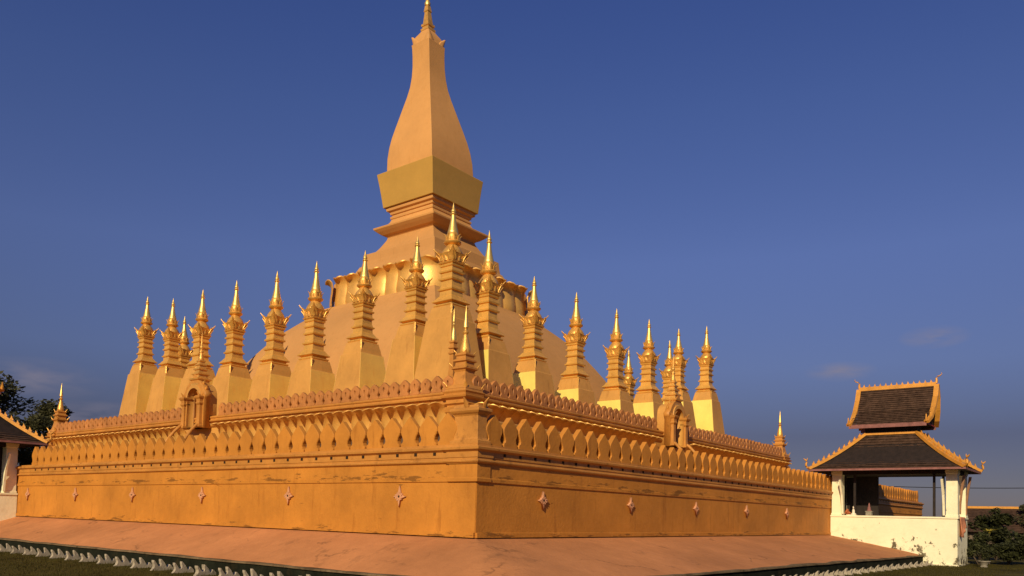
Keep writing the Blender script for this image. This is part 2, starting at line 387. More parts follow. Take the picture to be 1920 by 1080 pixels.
# sloping terracotta apron round the foot of the wall, with a mossy kerb
KX0, KY0a, KY0b = -36.95, -37.95, -39.70       # west kerb line, south kerb line at west corner and at the pavilion
def kerb_y(x): return KY0a + (KY0b - KY0a) * (x - KX0) / (41.0)
zr = -1.12
def apron_rail(n_w=120, n_c=24, n_s=130):
    # pairs (inner point at the wall, outer point at the kerb), west side then round the corner then south side
    out = []
    for i in range(n_w):
        y = 8 + (-33.0 - 8) * i / n_w; out.append(((-33.9, y), (KX0, y)))
    c = Vector((KX0 + 1.6, KY0a + 1.6))
    for i in range(n_c + 1):
        t = i / n_c; a_ = PI + t * PI / 2
        out.append(((-33.9 + .9 * max(0, t - .5) * 2 * .0 , -33.9), (c.x + 1.6 * math.cos(a_), c.y + 1.6 * math.sin(a_))))
    for i in range(1, n_s + 1):
        x = -33.9 + (8 + 33.9) * i / n_s; out.append(((x, -33.9), (x if x > -33 else x - .8 * (-33 - x), kerb_y(x))))
    return out
rail = apron_rail(); NS = 28
me = bpy.data.meshes.new('apron'); vv = []; fc = []
for (ix, iy), (ox, oy) in rail:
    for k in range(NS + 1):
        t = k / NS; x, y = ix + (ox - ix) * t, iy + (oy - iy) * t
        z = zr * (.88 * t + .12 * t * t) + (noise.noise(Vector((x * .35, y * .35, 3))) * .035 + noise.noise(Vector((x * 1.3, y * 1.3, 9))) * .012) * min(1, t * 4)
        vv.append((x, y, z - .01))
for i in range(len(rail) - 1):
    for k in range(NS):
        a_ = i * (NS + 1) + k; fc.append((a_, a_ + 1, a_ + NS + 2, a_ + NS + 1))
me.from_pydata(vv, [], fc); me.materials.append(M['apron']); me.polygons.foreach_set('use_smooth', [True] * len(me.polygons)); me.update()
bm = bmesh.new(); bm.from_mesh(me); bmesh.ops.remove_doubles(bm, verts=bm.verts, dist=.0005); bmesh.ops.recalc_face_normals(bm, faces=bm.faces)
if sum(f_.normal.z for f_ in bm.faces) < 0: bmesh.ops.reverse_faces(bm, faces=bm.faces)
bm.to_mesh(me); bm.free()
obj('paved_apron', me, kind='structure')
mb = MB()
def kerb_line(pts, segs):
    rows = []
    for (ax, ay), (bx, by), nrm in pts:
        for i in range(segs + 1):
            t = i / segs; x = ax + (bx - ax) * t; y = ay + (by - ay) * t
            w = noise.noise(Vector((x * .8, y * .8, 1))) * .03; zz = noise.noise(Vector((x * .5, y * .5, 5))) * .02
            rows.append((x, y, w, zz, nrm))
    return rows
def kerb(rows, name):
    mb = MB(); prof = [(-0.30, zr + .035, 1), (-0.02, zr + .005, 1), (0.09, zr - .015, 1), (0.10, zr - .07, 0), (0.03, zr - .09, 0), (0.03, ZG - .05, 0)]
    for i in range(len(rows) - 1):
        a, b = rows[i], rows[i + 1]
        for k in range(len(prof) - 1):
            p, q = prof[k], prof[k + 1]
            def P(r, s): return (r[0] + r[4][0] * (s[0] + r[2]), r[1] + r[4][1] * (s[0] + r[2]), s[1] + (r[3] if s[1] > ZG else 0))
            mb.add([P(a, p), P(b, p), P(b, q), P(a, q)], [(0, 1, 2, 3)], 0 if k < 3 else 1)
    me = mb.mesh(name, ['kerb_lip', 'moss']); return me
obj('kerb', kerb(kerb_line([((KX0, 8), (KX0, KY0a), (-1, 0))], 90), 'kerb_west'), kind='structure')
obj('kerb', kerb(kerb_line([((KX0, KY0a), (4.2, kerb_y(4.2)), (0, -1))], 90), 'kerb_south'), kind='structure')

# white scrolled brackets along the kerb
br_out = [(0.0, 0), (0.0, .10), (.07, .17), (.13, .24), (.17, .25), (.22, .17), (.27, .12), (.33, .15), (.38, .24), (.44, .34), (.52, .42), (.58, .49), (.61, .49), (.61, .40), (.585, .30), (.60, .21), (.66, .17), (.73, .19), (.80, .28), (.86, .36), (.93, .45), (.96, .45), (.955, .36), (.91, .26), (.90, .17), (.95, .08), (1.03, 0)]
br_me = MB().slab(br_out, .16, lambda a, b, c: (a, c, b)).mesh('bracket', 'bracket')
side = [None]
k = 0
ys = [3.0 - 1.50 * i for i in range(27)]
for i, y in enumerate(ys):
    o = obj('scroll_bracket', br_me, None, (KX0 - .05, y + random.uniform(-.05, .05), ZG), PI + random.uniform(-.08, .08), (.85, random.uniform(.85, 1.15), random.uniform(.78, .90)),
            'whitish stone scroll bracket on the lawn against the dark left kerb', 'bracket', 'scroll brackets along the west kerb')
for i in range(27):
    x = 3.4 - 1.3 * i
    o = obj('scroll_bracket', br_me, None, (x + random.uniform(-.05, .05), kerb_y(x) - .05, ZG), -PI / 2 + random.uniform(-.08, .08), (.70, random.uniform(.85, 1.15), random.uniform(.56, .68)),
            'pale fin shaped stone bracket on the lawn below the right kerb, towards the pavilion', 'bracket', 'scroll brackets along the south kerb')

# ---------------------------------------------------------------- perimeter walls (first level)
def wall_profile(mb, prof, length0, length1, depth=1.2):
    """profile (out, z) swept along local Y; local out = +X"""
    n = len(prof)
    ring = [(-depth, prof[0][1])] + list(prof) + [(-depth, prof[-1][1])]
    mb.slab(ring, 1.0, None)
def sweep(prof, y0, y1, depth, mat, name, seg=1, wob=0.0):
    ring = [(-depth, prof[0][1])] + list(prof) + [(-depth, prof[-1][1])]
    rs = []
    for i in range(seg + 1):
        y = y0 + (y1 - y0) * i / seg
        rs.append([(o + (wob * noise.noise(Vector((y * .4, z * 2, 7))) if o > -depth else 0), y, z) for o, z in ring])
    return MB().rings(rs, True).mesh(name, mat)

LEAF = [(0, .405), (.07, .425), (.11, .40), (.15, .335), (.22, .305), (.31, .335), (.40, .395), (.49, .432), (.58, .425), (.66, .375), (.75, .285), (.84, .185), (.92, .095), (1.0, .010)]
def leaf_outline(w, h): return [(-a * w, f * h) for f, a in LEAF] + [(a * w, f * h) for f, a in reversed(LEAF)]
def leaf_mesh(w, h, t):
    mb = MB(); o = leaf_outline(w, h); n_ = len(o)
    # pillow-edged slab
    st = [(-t / 2, .94), (-t / 2 + .03, 1.0), (t / 2 - .03, 1.0), (t / 2, .94)]
    rs = [[(c, a * s, (b - h * .5) * (1 - (1 - s) * .5) + h * .5) for a, b in o] for c, s in st]
    mb.rings(rs, True); return mb.mesh('sema_leaf', 'gold_wall')
leaf_me = leaf_mesh(0.99, 1.08, 0.22)

STAR = []
for i in range(16):
    a = 2 * PI * i / 16; r = [0.30, .12, .165, .12][i % 4] if i % 4 else .30
    STAR.append((r * math.sin(a), r * math.cos(a)))
med_out = []
for i in range(16):
    a = 2 * PI * i / 16
    r = {0: .42, 4: .31, 8: .42, 12: .31}.get(i, .15 if i % 2 else .19)
    med_out.append((r * math.sin(a), r * math.cos(a)))
med_in = [(.05 * math.sin(2 * PI * i / 10), .06 * math.cos(2 * PI * i / 10)) for i in range(10)]
med_me = pierced('medallion', med_out, med_in, .10, 'medallion', .012)
mb = MB()
for i in range(8):
    a = 2 * PI * i / 8 + PI / 8
    ca, sa = math.cos(a), math.sin(a)
    pm = MB().petal([(.02, .04, .02), (.07, .09, .05), (.06, .15, .045), (.10, .20, .008)], .3, .015, 5)
    for v in pm.v: pass
    mb.add([(x + .04, y * ca + z * sa, -y * sa + z * ca) for x, y, z in pm.v], pm.f)
ros_me = mb.mesh('rosette', 'medallion', 40)
bossm = MB().lathe([(0, .05), (.03, .05), (.05, .03), (.055, .0)], 10).mesh('boss', 'drain', 40)
bossm.transform(Matrix.Rotation(PI / 2, 4, 'Y'))

W1PROF = [(0.07, 0.0), (0.07, 0.15), (0.05, 0.165), (0.0, 0.165), (0.0, 1.80), (0.045, 1.815), (0.05, 1.93), (0.02, 1.95), (0.02, 2.40), (0.06, 2.42), (0.11, 2.45), (0.125, 2.49), (0.11, 2.53), (0.05, 2.55), (0.05, 2.60), (.075, 2.61), (.075, 2.79), (0.12, 2.82), (0.19, 2.86), (0.20, 2.93), (0.17, 2.96), (0.02, 2.97), (0.02, 3.05)]
def perimeter(label, loc, rz, y0, y1, leaf0, dleaf, nleaf, meds, pier_y, visible_sign):
    w = thing('perimeter_wall', label, 'wall', loc, rz)
    obj('wall_body', sweep(W1PROF[:9], y0, y1, 1.3, 'gold_wall', 'wall_body', 60, .012), w)
    obj('cornice_moulding', sweep([(0.021, 2.402)] + W1PROF[9:], y0, y1, 1.3, 'gold_trim', 'cornice', 60, .008), w)
    if y0 < -20: obj('back_parapet', sweep([(-.66, 2.96), (-.66, 3.98), (-.69, 4.01)], y0 + (.9 if y0 < -20 else 0), y1 - .9, 1.0, 'gold_paint', 'back_parapet'), w)
    for i in range(nleaf):
        y = leaf0 + dleaf * i
        obj('sema_leaf', leaf_me, w, (-.12, y, 3.035), random.uniform(-.05, .05), (1, random.uniform(.965, 1.01), random.uniform(.965, 1.025)))
        obj('drain_hole', dr_me, w, (.078, y + dleaf / 2, 2.765))
    for y in meds:
        m_ = obj('wall_rosette', med_me, w, (.04, y, 1.31), 0, (.8, .86, .78 if y0 > -20 else .68))
        obj('rosette_petals', ros_me, m_, (0.03, 0, 0), 0, (.5, 1, 1)); obj('rosette_eye', bossm, m_, (.04, 0, 0))
    return w
dr_me = MB().box(-.02, .012, -.06, .06, -.07, .05).mesh('drain_hole', 'drain')
# west wall: local out=+X -> world -X, rz=180, local y = -world y
W_meds = [-(-30.558 + 6.246 * i) for i in range(6)]
perimeter('sunlit orange outer wall topped with big pointed leaves, left of the near corner', (-W1, 0, 0), PI, -12, 33.98, 33.42 - .78 - .885 * 37, .885, 38, W_meds, 0, 1)
# south wall: local out=+X -> world -Y, rz=-90: local y -> world x
S_meds = [-30.315 + 6.39 * i for i in range(5)]
perimeter('shaded brownish outer wall topped with big pointed leaves, right of the near corner', (0, -W1, 0), -PI / 2, -33.98, 34, -33.1, .8825, 75, S_meds, 0, 1)
# corner pier of the outer wall
cp = thing('corner_pillar', 'square gold corner pillar with pointed leaf horns where the two outer walls meet', 'pillar', (-W1 + .0, -W1 + .0, 0))
def offs(prof, base): return [(z, base + o) for o, z in prof]
pc = .55
hx_, hy_, px_, py_ = .29, .56, .29, .56
def rect(pr, base):
    return MB().rings([[(px_ + sx * (hx_ + o + base), py_ + sy * (hy_ + o + base), z) for sx, sy in ((-1, -1), (1, -1), (1, 1), (-1, 1))] for z, o in pr])
pp = [(z, o) for o, z in W1PROF]
obj('pillar_body', rect([q for q in pp if 1.81 < q[0] < 2.41], .04).mesh('pier_body', 'gold_wall'), cp, bevel=.012)
obj('pillar_mouldings', rect([(2.402, .05)] + [q for q in pp if q[0] > 2.41], .045).mesh('pier_mould', 'gold_trim'), cp)
obj('pillar_shaft', rect([(3.05, .05), (3.16, .05), (3.2, -.02), (3.26, -.04), (3.98, -.06), (4.03, -.03), (4.08, .03), (4.14, .07), (4.22, .07), (4.26, -.02), (4.34, -.05)], 0).mesh('pier_shaft', 'gold_trim'), cp, bevel=.01)
horn = MB().petal([(0, 0, .10), (.05, .12, .16), (.10, .26, .13), (.2, .42, .05), (.27, .5, .008)], .35, .05, 5).mesh('leaf_horn', 'gold_trim', 40)
for x, y, a in ((-.02, .50, PI), (.32, -.02, -PI / 2)):
    obj('leaf_horn', horn, cp, (x, y, 4.2), a, (.62, .62, .72))
# low deck behind the wall
obj('terrace_deck', MB().box(-33.4, 34, -33.4, 34, -.4, 2.92).mesh('terrace_deck', 'gold_wall'), kind='structure')

# ---------------------------------------------------------------- upper terrace walls (second level)
DZ = 7.12
obj('upper_terrace_floor', MB().box(BX + .45, BX2, BY + .45, BY2, 2.93, 7.0).mesh('upper_terrace_floor', 'gold_paint'), kind='structure')
T2PROF = [(0.1, 2.93), (0.1, 3.4), (0.0, 3.5), (0.0, 6.30), (0.05, 6.34), (0.12, 6.40), (0.14, 6.46), (0.06, 6.50), (0.06, 6.62), (0.15, 6.68), (0.24, 6.72), (0.26, 6.79), (0.15, 6.82), (0.15, 6.92), (0.20, 6.95), (0.22, 7.02), (0.20, 7.07), (0.05, 7.10), (.05, DZ)]
# small battlement leaf with a keyhole slot
so = [(-.33, 0), (-.345, .05), (-.30, .10), (-.245, .16), (-.25, .22), (-.32, .32), (-.35, .42), (-.345, .52), (-.29, .62), (-.20, .70), (-.10, .77), (0, .84)]
so = so + [(-a, b) for a, b in reversed(so[:-1])]
ki = [(-.028, .22), (-.045, .40), (-.075, .50), (-.06, .57), (0, .61)]
ki = ki + [(-a, b) for a, b in reversed(ki[:-1])]
bl_me = pierced('battlement_leaf', so, ki, .20, 'crest_gold', .018)
bk = pierced('leaf_back', [(a * .9, b * .93 + .02) for a, b in so], None, .05, 'slot_red', 0); bk.transform(Matrix.Translation((-.09, 0, 0)))
bm = bmesh.new(); bm.from_mesh(bl_me); nf0 = len(bm.faces); bm.from_mesh(bk); bm.faces.ensure_lookup_table()
for f_ in list(bm.faces)[nf0:]: f_.material_index = 1
bm.to_mesh(bl_me); bm.free(); bl_me.materials.append(M['slot_red'])
# lotus petals rolling out at the foot of the upper terrace
def roll(h, lip, w):
    return [(0.02, 0, w * .82), (.06, h * .25, w * .9), (.10, h * .5, w * .93), (.20, h * .72, w * .92), (.36, h * .87, w * .90), (.6 * lip + .1, h * .955, w * .84), (.86 * lip, h * .985, w * .66), (lip, h * .975, w * .36), (lip * 1.06, h * .94, w * .05)]
lp_me = MB().petal(roll(1.0, .88, .45), .36, .045, 9).mesh('lotus_petal', 'gold_petal', 50)
def terrace_wall(label, loc, rz, y0, y1, pet0, npet, b0, nb, db, skip, gold='gold_trim'):
    w = thing('terrace_wall', label, 'wall', loc, rz)
    obj('wall_foot', sweep([(0.1, 2.93), (0.1, 3.4), (0.0, 3.5), (0.0, 5.28)], y0, y1, .6, 'weathered_cement', 'terrace_foot'), w)  # dark colour stands in for the shade beneath the lotus petals
    obj('wall_body', sweep([(0.01, 5.281), (0.01, 6.30)], y0, y1, .6, 'gold_paint', 'terrace_body'), w)
    obj('cornice_moulding', sweep([(.001, 6.301)] + T2PROF[4:], y0, y1, .6, 'gold_trim', 'terrace_cornice', 40, .006), w)
    for i in range(npet):
        y = pet0 + .835 * i
        if skip[0] - .1 < y < skip[1] + .1: continue
        obj('lotus_petal', lp_me, w, (.04, y, 5.36), random.uniform(-.03, .03), (random.uniform(.95, 1.05), 1, 1))
    for i in range(nb):
        y = b0 + db * i
        if skip[0] < y < skip[1]: continue
        obj('battlement_leaf', bl_me, w, (-.02, y, DZ - .01), random.uniform(-.05, .05), (1, random.uniform(.95, 1.03), random.uniform(.95, 1.04)))
    for i in range(nb):
        y = b0 + db * (i + .5)
        if skip[0] - .3 < y < skip[1] + .3 or i % 2: continue
        obj('drain_hole', dr2_me, w, (.064, y, 6.56))
    return w
dr2_me = MB().box(-.02, .01, -.035, .035, -.04, .04).mesh('drain_hole_small', 'drain')
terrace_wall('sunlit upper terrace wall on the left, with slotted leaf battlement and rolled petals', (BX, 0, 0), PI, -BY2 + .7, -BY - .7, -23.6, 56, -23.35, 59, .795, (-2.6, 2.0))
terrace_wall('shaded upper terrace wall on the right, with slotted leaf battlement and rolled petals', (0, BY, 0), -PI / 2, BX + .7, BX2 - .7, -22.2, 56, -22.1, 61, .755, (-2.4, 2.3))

# corner spires of the upper terrace
def corner_spire(label, x, y, sgn, with_pier=True):
    t = thing('corner_spire', label, 'spire', (x, y, 0), 0, 'spires on the upper terrace corners')
    if with_pier:
        cx_, cy_ = .45 * sgn[0], .45 * sgn[1]
        pier = [(2.93, .62), (4.2, .58), (4.9, .58), (5.0, .64), (5.9, .60), (6.0, .70), (6.2, .74), (6.28, .62), (6.34, .62), (6.42, .74), (6.5, .66), (6.62, .66), (6.72, .84), (6.8, .88), (6.85, .72), (6.95, .74), (7.04, .80), (7.1, .70), (7.22, .68)]
        obj('pier', MB().square(pier, cx_, cy_).mesh('pier', 'gold_trim'), t)
    else: cx_, cy_ = 0, 0
    b = [(7.2, .70), (7.3, .66), (7.38, .60), (7.42, .52), (7.7, .44), (8.1, .36), (8.2, .40), (8.26, .50), (8.36, .50), (8.42, .36), (8.6, .34), (8.66, .44), (8.74, .44), (8.8, .33), (8.92, .32), (8.98, .38), (9.06, .38), (9.12, .26)]
    obj('tiered_base', MB().square(b, cx_, cy_).mesh('tiered_base', 'gold_trim'), t)
    bell = [(9.1, .26), (9.16, .29), (9.3, .28), (9.6, .22), (9.9, .15), (10.1, .10), (10.16, .15), (10.24, .16), (10.3, .09), (10.36, .08), (10.44, .11)]
    obj('gilded_tip', MB().lathe([(10.42, .10), (10.46, .15), (10.52, .14), (10.9, .085), (11.3, .04), (11.62, .006)], 12, cx_, cy_).mesh('gilded_tip', 'gilt', 50), t)
    obj('bell_spire', MB().lathe(bell, 14, cx_, cy_).mesh('bell_spire', 'gilt_old', 50), t)
    for (zz, rr, s) in ((9.0, .36, .8), (8.28, .52, .9), (7.22, .72, 1.1)):
        for k in range(4):
            a = PI / 4 + k * PI / 2
            obj('leaf_horn', horn_s, t, (cx_ + rr * 1.28 * math.cos(a), cy_ + rr * 1.28 * math.sin(a), zz), a, (s, s, s))
    return t
horn_s = MB().petal([(0, 0, .06), (.03, .06, .10), (.06, .14, .08), (.12, .24, .03), (.17, .3, .005)], .35, .03, 5).mesh('leaf_horn_small', 'gilt_old', 40)
corner_spire('gold spire on the near corner of the upper terrace, before the corner stupa', BX + .0, BY + .0, (1, 1))
corner_spire('slim gold spire at the far left corner of the upper terrace, before the trees', BX, BY2 - .0, (1, -1))
corner_spire('slim gold spire at the far right corner of the upper terrace, beside the pavilion', BX2 + .35, BY, (-1, 1))
t = thing('slender_spire', 'thin golden rod spire standing close behind the near corner spire, on its left', 'spire', (BX + .75, BY + 1.55, 0))
obj('spire_post', MB().square([(7.0, .24), (7.9, .20), (8.5, .15), (9.2, .13), (9.25, .19), (9.32, .19), (9.36, .13), (9.5, .13), (9.54, .2), (9.6, .2), (9.64, .13), (9.8, .12), (9.85, .17), (9.92, .17), (9.96, .12)]).mesh('spire_post', 'gold_trim'), t)
obj('spire_tip', MB().lathe([(9.95, .13), (10.1, .15), (10.5, .09), (10.75, .06), (10.8, .1), (10.86, .06), (10.9, .05), (10.95, .08), (11.0, .09), (11.3, .04), (11.7, .006)], 12).mesh('spire_tip', 'gilt', 50), t)

# gates in the middle of each terrace side: local out=+X
def arch_pts(w, h, spring, n_=14, sharp=.35):
    pts = [(-w, 0), (-w, spring)]
    for i in range(1, n_):
        a = PI - PI * i / n_
        pts.append((w * math.cos(a), spring + (h - spring) * (math.sin(a) ** .8)))
    return pts + [(w, spring), (w, 0)]
def gate(label, loc, rz):
    g = thing('arched_gate', label, 'gate', loc, rz)
    hw = .72
    outer = [(-1.25, 0), (-1.25, 2.0), (-1.35, 2.05), (-1.45, 2.3), (-1.2, 2.5), (-1.0, 2.85), (-.7, 3.1), (-.35, 3.35), (0, 3.75)]
    outer = outer + [(-a, b) for a, b in reversed(outer[:-1])]
    face = pierced('gate_face', outer, arch_pts(hw, 2.75, 2.0), .4, 'gold_trim', .03)
    obj('gate_front', face, g, (.62, 0, 0))
    rim_o = arch_pts(hw + .17, 2.98, 2.0); rim = pierced('gate_rim', rim_o, arch_pts(hw + .0, 2.75, 2.0), .56, 'gold_paint', .02)
    obj('arch_frame', rim, g, (.63, 0, .002))
    # vaulted body behind the front
    vo = arch_pts(1.15, 3.15, 2.1); vi = arch_pts(hw + .05, 2.7, 2.0)
    obj('gate_vault', pierced('gate_vault', vo, vi, .7, 'gold_paint', .0), g, (.10, 0, 0))
    obj('gate_door', MB().box(-.30, -.26, -hw - .2, hw + .2, 0, 2.74).mesh('gate_door', 'gold_wall'), g)
    for s in (-1, 1):
        c = MB().square([(0, .26), (.12, .26), (.16, .2), (.5, .17), (1.5, .16), (1.55, .2), (1.62, .24), (1.7, .24), (1.74, .2), (1.9, .22), (2.0, .30), (2.1, .33), (2.16, .25)], .90, .98 * s)
        obj('gate_column', c.mesh('gate_column', 'gold_trim'), g)
        obj('capital_horn', horn, g, (.80, 1.12 * s, 2.1), PI / 2 * s, (.7, .7, .7)); obj('capital_horn', horn, g, (1.10, .98 * s, 2.12), 0, (.6, .6, .6))
        pf = [(1.5, s * 1.1), (2.4, s * 1.15), (3.2, s * 1.3), (3.8, s * 1.6)]
        obj('stair_rail', MB().tube([(.8, s * 1.05, .30), (1.2, s * 1.05, .12), (1.6, s * 1.08, -.3), (2.1, s * 1.15, -1.0), (2.5, s * 1.2, -1.7)], [.10, .11, .11, .11, .10], 8).mesh('stair_rail', 'gold_trim', 50), g)
    for k, (y, z, a) in enumerate(((-1.1, 2.62, -.6), (-.78, 3.0, -.5), (-.4, 3.28, -.3), (.4, 3.28, .3), (.78, 3.0, .5), (1.1, 2.62, .6))):
        o = obj('gable_flame', flame_me, g, (.62, y, z), 0, (1, .6, .6)); o.rotation_euler = (-a, 0, 0)
    tw = [(2.9, .46), (3.3, .44), (3.35, .54), (3.45, .56), (3.5, .40), (3.7, .36), (3.74, .45), (3.84, .45), (3.88, .31), (4.05, .28), (4.08, .36), (4.18, .36), (4.22, .24), (4.36, .22), (4.4, .29), (4.48, .29), (4.52, .19), (4.64, .17), (4.68, .23), (4.76, .23), (4.8, .15)]
    obj('gate_tower', MB().square(tw, .3, 0).mesh('gate_tower', 'gilt_old'), g, (.1, 0, 0))
    obj('gate_spire', MB().lathe([(4.75, .15), (4.85, .19), (5.0, .16), (5.2, .11), (5.3, .1), (5.34, .15), (5.42, .15), (5.46, .09), (5.6, .08), (5.66, .13), (5.74, .12), (5.8, .07), (6.1, .05), (6.8, .008)], 12, .4, 0).mesh('gate_spire', 'gilt_old', 50), g)
    return g
flame_out = [(-.13, 0), (-.16, .12), (-.10, .26), (-.03, .38), (.02, .52), (.06, .38), (.12, .26), (.15, .12), (.12, 0)]
flame_me = MB().slab(flame_out, .1).mesh('flame', 'gilt_old')
gate('small arched gate with thin spire in the middle of the left terrace wall', (BX + .1, .3, 6.3), PI)
gate('small arched gate with thin spire in the middle of the right terrace wall', (-.15, BY + .1, 6.05), -PI / 2)

# ---------------------------------------------------------------- great stupa
gs = thing('great_stupa', 'huge golden central stupa with square dome, lotus ring and bottle shaped tower', 'stupa', (TX, TY, 7.0))
def lean(z):
    zz = z + 7.0
    d = .043 * max(0, zz - 24.0)
    return (-d * .7071, d * .7071)
def g(prof): return [(z - 7.0, r) for z, r in prof]
dome = [(6.9, 14.7), (8, 14.6), (9.5, 14.3), (11, 13.75), (12.5, 13.05), (14, 12.2), (15, 11.5), (16, 10.75), (17, 9.85), (18, 8.75), (18.8, 7.8), (19.3, 7.25), (19.42, 7.2), (19.5, 6.5), (20.5, 6.3)]
obj('dome', MB().square(g(dome), sub=12, round_=.03).mesh('dome', 'gold_dome', 35), gs)
pyr = [(20.2, 6.42), (21.75, 6.38), (21.98, 6.2), (22.2, 5.75), (22.7, 5.15), (23.5, 4.75), (23.55, 4.62), (24.0, 4.55), (24.7, 4.5), (24.75, 4.0), (25.0, 3.75), (25.4, 3.45), (25.9, 3.15), (26.2, 2.98), (26.5, 2.88)]
obj('stepped_pyramid', MB().square(g(pyr), lean=lean).mesh('stepped_pyramid', 'gold_dome'), gs, bevel=.05)
neck = [(26.4, 2.86), (26.52, 3.0), (26.6, 3.1), (26.66, 3.28), (26.9, 3.6), (27.1, 3.82), (27.25, 3.86), (27.32, 3.7), (27.36, 3.3), (27.6, 3.0), (27.9, 2.76), (28.2, 2.62), (28.24, 2.7), (28.45, 2.72), (28.5, 2.58), (28.6, 2.58), (28.64, 2.7), (28.85, 2.74), (28.95, 2.95), (29.25, 3.0)]
obj('neck_mouldings', MB().square(g(neck), lean=lean).mesh('neck_mouldings', 'gold_tower'), gs, bevel=.03)
box = [(29.25, 3.17), (30.3, 3.28), (31.4, 3.41), (32.38, 3.55), (32.42, 3.5), (32.45, 2.9)]
obj('flared_box', MB().square(g(box), lean=lean).mesh('flared_box', 'gold_box'), gs, bevel=.03)
bulb = [(32.4, 2.86), (33, 2.88), (34, 2.84), (35, 2.72), (36, 2.53), (37, 2.28), (38, 2.02), (39, 1.76), (40, 1.5), (41, 1.28), (42, 1.15), (43, 1.09), (44, 1.08), (44.8, 1.1), (45.1, 1.13)]
obj('bottle_tower', MB().square(g(bulb), sub=4, lean=lean).mesh('bottle_tower', 'gold_tower', 20), gs, bevel=.03)
top = [(45.1, 1.05), (45.5, 1.0), (45.9, .86), (46.2, .66), (46.45, .5), (46.6, .44)]
obj('tower_shoulder', MB().square(g(top), sub=3, lean=lean).mesh('tower_shoulder', 'gold_tower', 30), gs)
for k in range(4):
    a = PI / 4 + k * PI / 2; lx, ly = lean(38.1)
    obj('corner_horn', MB().petal([(0, 0, .5), (.04, .3, .38), (.10, .55, .2), (.17, .8, .03)], .9, .12, 7).mesh('corner_horn', 'gold_tower', 40), gs, (lx + 1.46 * math.cos(a), ly + 1.46 * math.sin(a), 38.05), a)
fin = [(46.5, .38), (46.55, .5), (46.75, .5), (46.8, .38), (46.95, .38), (47.0, .46), (47.2, .46), (47.25, .34), (47.8, .28), (48.4, .22), (48.5, .28), (48.7, .24), (49.2, .17)]
obj('finial_base', MB().square(g(fin), lean=lean).mesh('finial_base', 'gilt_old'), gs)
lx, ly = lean(42.5)
obj('finial_spire', MB().lathe(g([(49.1, .26), (49.3, .3), (49.5, .2), (50.5, .13), (52, .05), (53, .01)]), 14, lx, ly).mesh('finial_spire', 'gilt', 50), gs)
BIG = [(-.05, 0, .92), (.0, .35, .96), (-.04, .8, .97), (-.12, 1.3, .94), (-.16, 1.75, .92), (-.08, 2.05, .92), (.10, 2.20, .86), (.30, 2.28, .66), (.44, 2.27, .36), (.50, 2.22, .06)]
big_me = MB().petal(BIG, .27, .10, 13).mesh('lotus_petal_big', 'gold_petal', 50)
BIG2 = [(-.14, 0, .90), (-.12, .4, .92), (-.16, .9, .90), (-.22, 1.45, .86), (-.22, 1.9, .82), (-.12, 2.2, .80), (.06, 2.36, .74), (.24, 2.43, .54), (.36, 2.42, .28), (.40, 2.37, .04)]
big2_me = MB().petal(BIG2, .26, .10, 11).mesh('lotus_petal_slim', 'gold_petal', 50)
for s, a in enumerate((PI, -PI / 2, 0, PI / 2)):
    for i in range(-4, 5):
        u = i * 1.62
        if abs(u) > 6: continue
        ca, sa = math.cos(a), math.sin(a)
        obj('lotus_petal', big_me if i % 2 == 0 else big2_me, gs, (7.08 * ca - u * sa, 7.08 * sa + u * ca, 12.45 if i % 2 == 0 else 12.4), a + random.uniform(-.04, .04))
for k in range(4):
    a = PI / 4 + k * PI / 2
    obj('lotus_petal', big_me, gs, (6.62 * 1.4142 * math.cos(a), 6.62 * 1.4142 * math.sin(a), 12.45), a, (.8, 1.25, 1.0))

# ---------------------------------------------------------------- ring of small stupas
body_prof = [(0, .70), (.10, .76), (.17, .76), (.20, .62), (.28, .64), (.33, .80), (.37, .83), (.42, .80), (.55, .68), (.75, .56), (.80, .50), (1.12, .48), (1.17, .58), (1.27, .60), (1.32, .50), (1.44, .48), (1.48, .45), (1.82, .44), (1.87, .55), (1.97, .57), (2.02, .48), (2.15, .45), (2.33, .45), (2.38, .54), (2.48, .56), (2.53, .46), (2.75, .45), (2.80, .52), (2.90, .54), (2.96, .50)]
st_body = MB().square(body_prof).mesh('tiered_body', 'stupa_gold')
mbc = MB().square([(2.94, .44), (2.97, .50), (3.05, .53), (3.12, .47), (3.22, .47), (3.4, .51), (3.58, .57), (3.66, .60), (3.68, .5)], sub=3)
mbc.lathe([(3.5, .52), (3.66, .56), (3.82, .55), (3.98, .48), (4.14, .38), (4.28, .30), (4.36, .26)], 16)
st_crown = mbc.mesh('crown', 'gilt_old', 30)
def spikes(specs):
    mb = MB()
    for ang, dx, sc_, pts in specs:
        q = MB().petal([(o * sc_, z * sc_, w * sc_) for o, z, w in pts], .32, .045, 5)
        mb.add([(dx + x * math.cos(ang) - y * math.sin(ang), x * math.sin(ang) + y * math.cos(ang), z) for x, y, z in q.v], q.f)
    return mb
EAR = [(0, 0, .16), (.06, .20, .20), (.13, .40, .17), (.23, .58, .11), (.33, .74, .05), (.38, .86, .008)]
UPL = [(0, 0, .18), (.02, .16, .22), (.03, .32, .18), (.05, .46, .10), (.07, .60, .01)]
st_leaf = spikes([(0, 0, 1.0, EAR), (.75, -.06, .74, EAR), (-.75, -.06, .74, EAR), (0, .05, .5, EAR)]).mesh('crown_leaf', 'gilt_old', 40)
st_leaf2 = spikes([(0, 0, 1.0, UPL), (0, .04, .55, UPL)])
for sg in (-1, 1):
    q = MB().petal([(0, 0, .10), (.03, .14, .12), (.06, .28, .07), (.10, .40, .008)], .3, .035, 5)
    st_leaf2.add([(x, y + sg * .27, z) for x, y, z in q.v], q.f)
st_leaf2 = st_leaf2.mesh('crown_face_leaf', 'gilt_old', 40)
